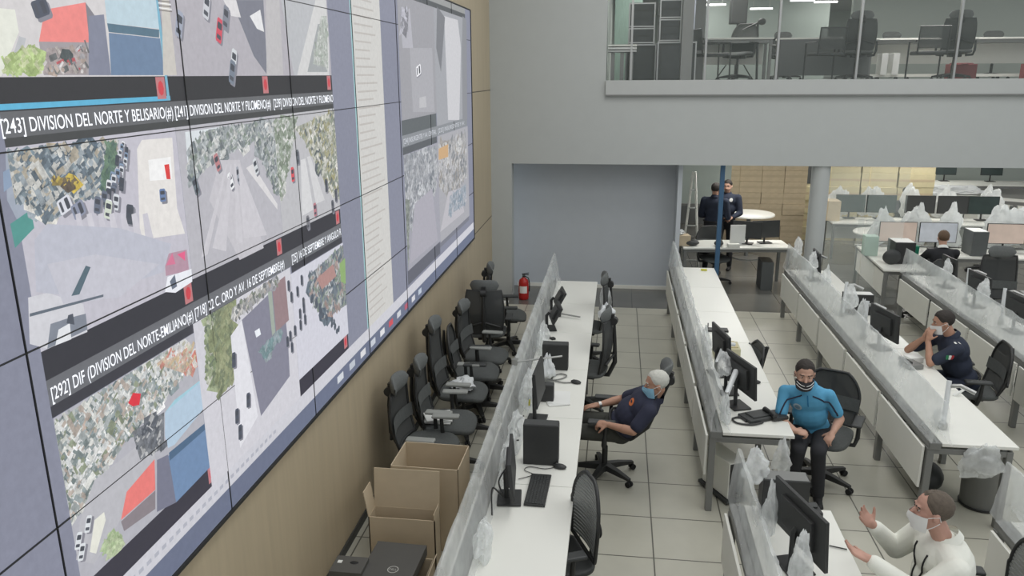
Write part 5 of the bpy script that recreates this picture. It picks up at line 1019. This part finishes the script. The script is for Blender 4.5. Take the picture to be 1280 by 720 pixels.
# ------------------------------------------------------------------ upper floor behind the glass
UZ = 3.5
def up_loc(x, y): return (x, y, UZ)
table('pale long desk on the upper floor, left one, beside the speaker', up_loc(2.0, 15.2), 0, 1.3, .6)
t = table('upper floor desk with dark front, in the middle of the glazing', up_loc(3.6, 15.4), -.12, 1.6, .65)
table('upper floor long pale desk at the right with white files under it', up_loc(6.6, 16.2), 0, 4.6, .7)
MB().b2((-.75, -.34, .1), (.75, -.32, .72)).build('front_panel', DARKW, t)
def visitor(label, loc, rz):
    t = thing('visitor_chair', label, 'chair', loc, rz)
    for s_ in (-1, 1):
        MB().tube([(s_*.25, .25, .02), (s_*.26, -.25, .02)], .014, 6).tube([(s_*.25, .25, .02), (s_*.25, .24, .64), (s_*.25, -.22, .64)], .014, 6).build('side_frame', BLACK, t, smooth=True)
    MB().box((0, 0, .45), (.47, .46, .06)).build('seat', BLACK2, t, bevel=.02)
    MB().grid(lambda u, v: V(((u-.5)*.44, -.23-.05*v-(1-(2*u-1)**2)*.03, .52+v*.34)), 8, 6).build('backrest', CASEG, t)
    P_ = [(-.22, -.23, .45), (-.22, -.28, .86), (.22, -.28, .86), (.22, -.23, .45)]; MB().tube(P_, .015, 6).build('back_frame', BLACK, t, smooth=True); return t
VC = visitor('low backed black chair on the upper floor between flight cases and speaker', up_loc(1.52, 14.3), -1.3)
dup(VC, up_loc(3.42, 14.4), .15, 'low backed dark chair on the upper floor, left of the first tall chair')
dup(VC, up_loc(5.02, 14.3), -.1, 'low backed dark chair on the upper floor, left of the second tall chair')
dup(CHL, up_loc(3.98, 14.6), -.15, 'tall dark mesh chair with headrest on the upper floor, left of two', None)
dup(CHL, up_loc(5.58, 14.7), -.25, 'tall dark mesh chair with headrest on the upper floor, right of two', None)
dup(CH4, up_loc(2.05, 14.9), 2.6, 'dark mesh chair turned sideways on the upper floor under the speaker', None)
CHS = chair('high', 'x', (0, 0, -50), 0, headz=.82)
CHS.location = up_loc(5.35, 17.1); CHS.rotation_euler = (0, 0, PI); CHS['label'] = 'upper floor chair beyond the desk, only its headrest showing between the tall chairs'
dup(CHS, up_loc(7.25, 17.2), PI-.2, 'upper floor chair beyond the desk at the far right', None)
dup(CHS, up_loc(3.2, 16.6), PI+.2, 'upper floor chair beyond the middle desk', None)
for i, x in enumerate((4.75, 4.95)):
    o = MB().box((0, 0, .19), (.11, .28, .38)).build('file_box', PAPER, loc=(x, 15.75, UZ+.1), bevel=.004); tag(o, ['left', 'right'][i]+' white file box under the upper floor desk', 'file box')
o = MB().box((0, 0, .05), (3.6, .3, .05)).build('low_shelf', PANEL, loc=(6.1, 15.8, UZ+.04)); tag(o, 'pale low shelf board beneath the upper floor desk', 'shelf')
for i, x in enumerate((5.95, 7.2)):
    o = MB().box((0, 0, .14), (.42, .3, .28)).lathe([(.2, .27), (.21, .29), (.19, .3)], (0, 0, 0), 4).build('red_crate', REDP, loc=(x, 15.3, UZ), bevel=.01); tag(o, ['dark red crate behind the right tall upper floor chair', 'dark red crate at the right edge of the upper floor'][i], 'crate')
# loudspeaker on stand
t = thing('loudspeaker', 'black loudspeaker high on a stand on the upper floor', 'speaker', up_loc(2.16, 16.0)); MB().box((0, 0, 1.26), (.30, .28, .44)).build('cabinet', BLACK2, t, bevel=.02); MB().box((0, -.142, 1.26), (.26, .006, .40)).build('grille', BLACK, t)
MB().cyl((0, 0, .3), (0, 0, 1.05), .018).build('pole', BLACK, t)
for k in range(3): a = k*2*PI/3+.4; MB().tube([(0, 0, .55), (math.cos(a)*.4, math.sin(a)*.4, .02)], .013, 6).build('leg', BLACK, t)
t = thing('microphone_stand', 'dark boom microphone stand beside the loudspeaker on the upper floor', 'stand', up_loc(2.42, 15.0)); MB().cyl((0, 0, .02), (-.05, 0, 1.0), .02).lathe([(.16, 0), (.16, .02), (.03, .04)]).build('pole', BLACK, t); MB().tube([(-.05, 0, 1.0), (-.3, 0, .88)], .018, 6).ell((.02, 0, 1.02), (.07, .04, .06)).build('boom', BLACK, t, smooth=True)
# flight cases
def rack(label, loc, d, plain=False):
    t = thing('flight_case', label, 'case', loc); x, y, h = d; MB().box((0, 0, h/2), d).build('case_body', BLACK2, t, bevel=.006)
    m = MB()
    for sx in (-1, 1):
        for sy in (-1, 1): m.box((sx*x/2, sy*y/2, h/2), (.022, .022, h))
        for z in (0.015, h-.015): m.box((sx*x/2, 0, z), (.02, y, .02))
    for sy in (-1, 1):
        for z in (.015, h-.015): m.box((0, sy*y/2, z), (x, .02, .02))
    m.build('metal_edging', ALU, t)
    m = MB(); n = 1 if plain else max(2, int(h/.11))
    for k in range(n): m.box((0, -y/2-.004, (k+.5)*h/n), (x*.78, .01, h/n*.8))
    m.build('rack_units', mat('rack_unit', s2l(70, 73, 75), .5, .1, var=.25, scale=14), t); return t
rack('large black flight case with metal edges on the upper floor', up_loc(.92, 14.2), (.62, .6, .66), True)
rack('dark equipment case at the left of the upper floor, bottom of the left stack', up_loc(.34, 14.5), (.5, .5, .64), True)
rack('dark rack case stacked in the left stack, middle one on the upper floor', (.34, 14.5, UZ+.645), (.42, .5, .26))
rack('dark rack case topmost of the left stack on the upper floor', (.34, 14.5, UZ+.91), (.42, .5, .40))
rack('grey rack case standing on the large flight case on the upper floor', (.80, 14.2, UZ+.665), (.34, .5, .36))
rack('grey rack case topmost above the large flight case on the upper floor', (.80, 14.2, UZ+1.03), (.34, .5, .30))
t = thing('folding_table', 'folded pale tables laid flat at the left end of the upper glazing', 'table', up_loc(.02, 13.6))
for k in range(3): MB().box((0, 0, .50+k*.045), (.46, .5, .03)).build('table_leaf', [ALU, PAPER, PANEL][k], t, bevel=.004)
for x in (-.15, .0, .15): MB().box((x, 0, .24), (.06, .4, .48)).build('leg', GREYM, t)
o = MB().box((0, 0, .95), (.5, .05, 1.9)).build('pale_curtain', mat('pale_green_curtain', s2l(170, 196, 184), .8, var=.15, stretch=(14, 1, 1)), loc=(.12, 15.6, UZ)); tag(o, 'pale greenish curtain strip behind the equipment cases on the upper floor', 'curtain')
o = MB().box((0, 0, .95), (.55, .05, 1.9)).build('pale_curtain', mat('blue_grey_curtain', s2l(176, 184, 206), .8, var=.2, stretch=(6, 1, 9)), loc=(1.05, 15.6, UZ)); tag(o, 'blue grey strip between the flight cases and the grey pillar on the upper floor', 'curtain')
slab('trim_8', (1.28, 14.9, 3.5), (1.46, 15.1, 5.62), GREYM)
for i, (x, y) in enumerate([(2.4, 22), (3.6, 22.5), (4.4, 24), (2.9, 25.2), (4.0, 26.8), (1.8, 24), (3.2, 21.6), (4.6, 22.0)]):
    pass
lamps = [(1.9, 17.0), (2.6, 18.3), (3.3, 17.4), (3.9, 18.9), (2.1, 19.6), (3.2, 19.9), (4.4, 16.8), (4.6, 19.8), (1.6, 18.4)]
for i, (x, y) in enumerate(lamps):
    t = thing('pendant_lamp', 'white tube lamp under the upper floor ceiling, %s' % ['nearest of the left group', 'second in depth', 'nearest in the middle', 'far middle one', 'far left one', 'far one left of middle', 'nearest right one', 'farthest right one', 'leftmost one'][i], 'lamp', (x, y, 0)); t['group'] = 'tube lamps of the upper floor'
    zc = 3.65+(y*.93+1)*(93-[4, 8, 9, 14, 17, 22, 3, 16, 12][i])/1000*1.04
    MB().box((0, 0, zc), (.5, .07, .035)).build('lit_tube', LAMP, t); MB().cyl((-.18, 0, zc), (-.18, 0, 5.62), .006, n=6).cyl((.18, 0, zc), (.18, 0, 5.62), .006, n=6).build('suspension_wire', ALU, t)
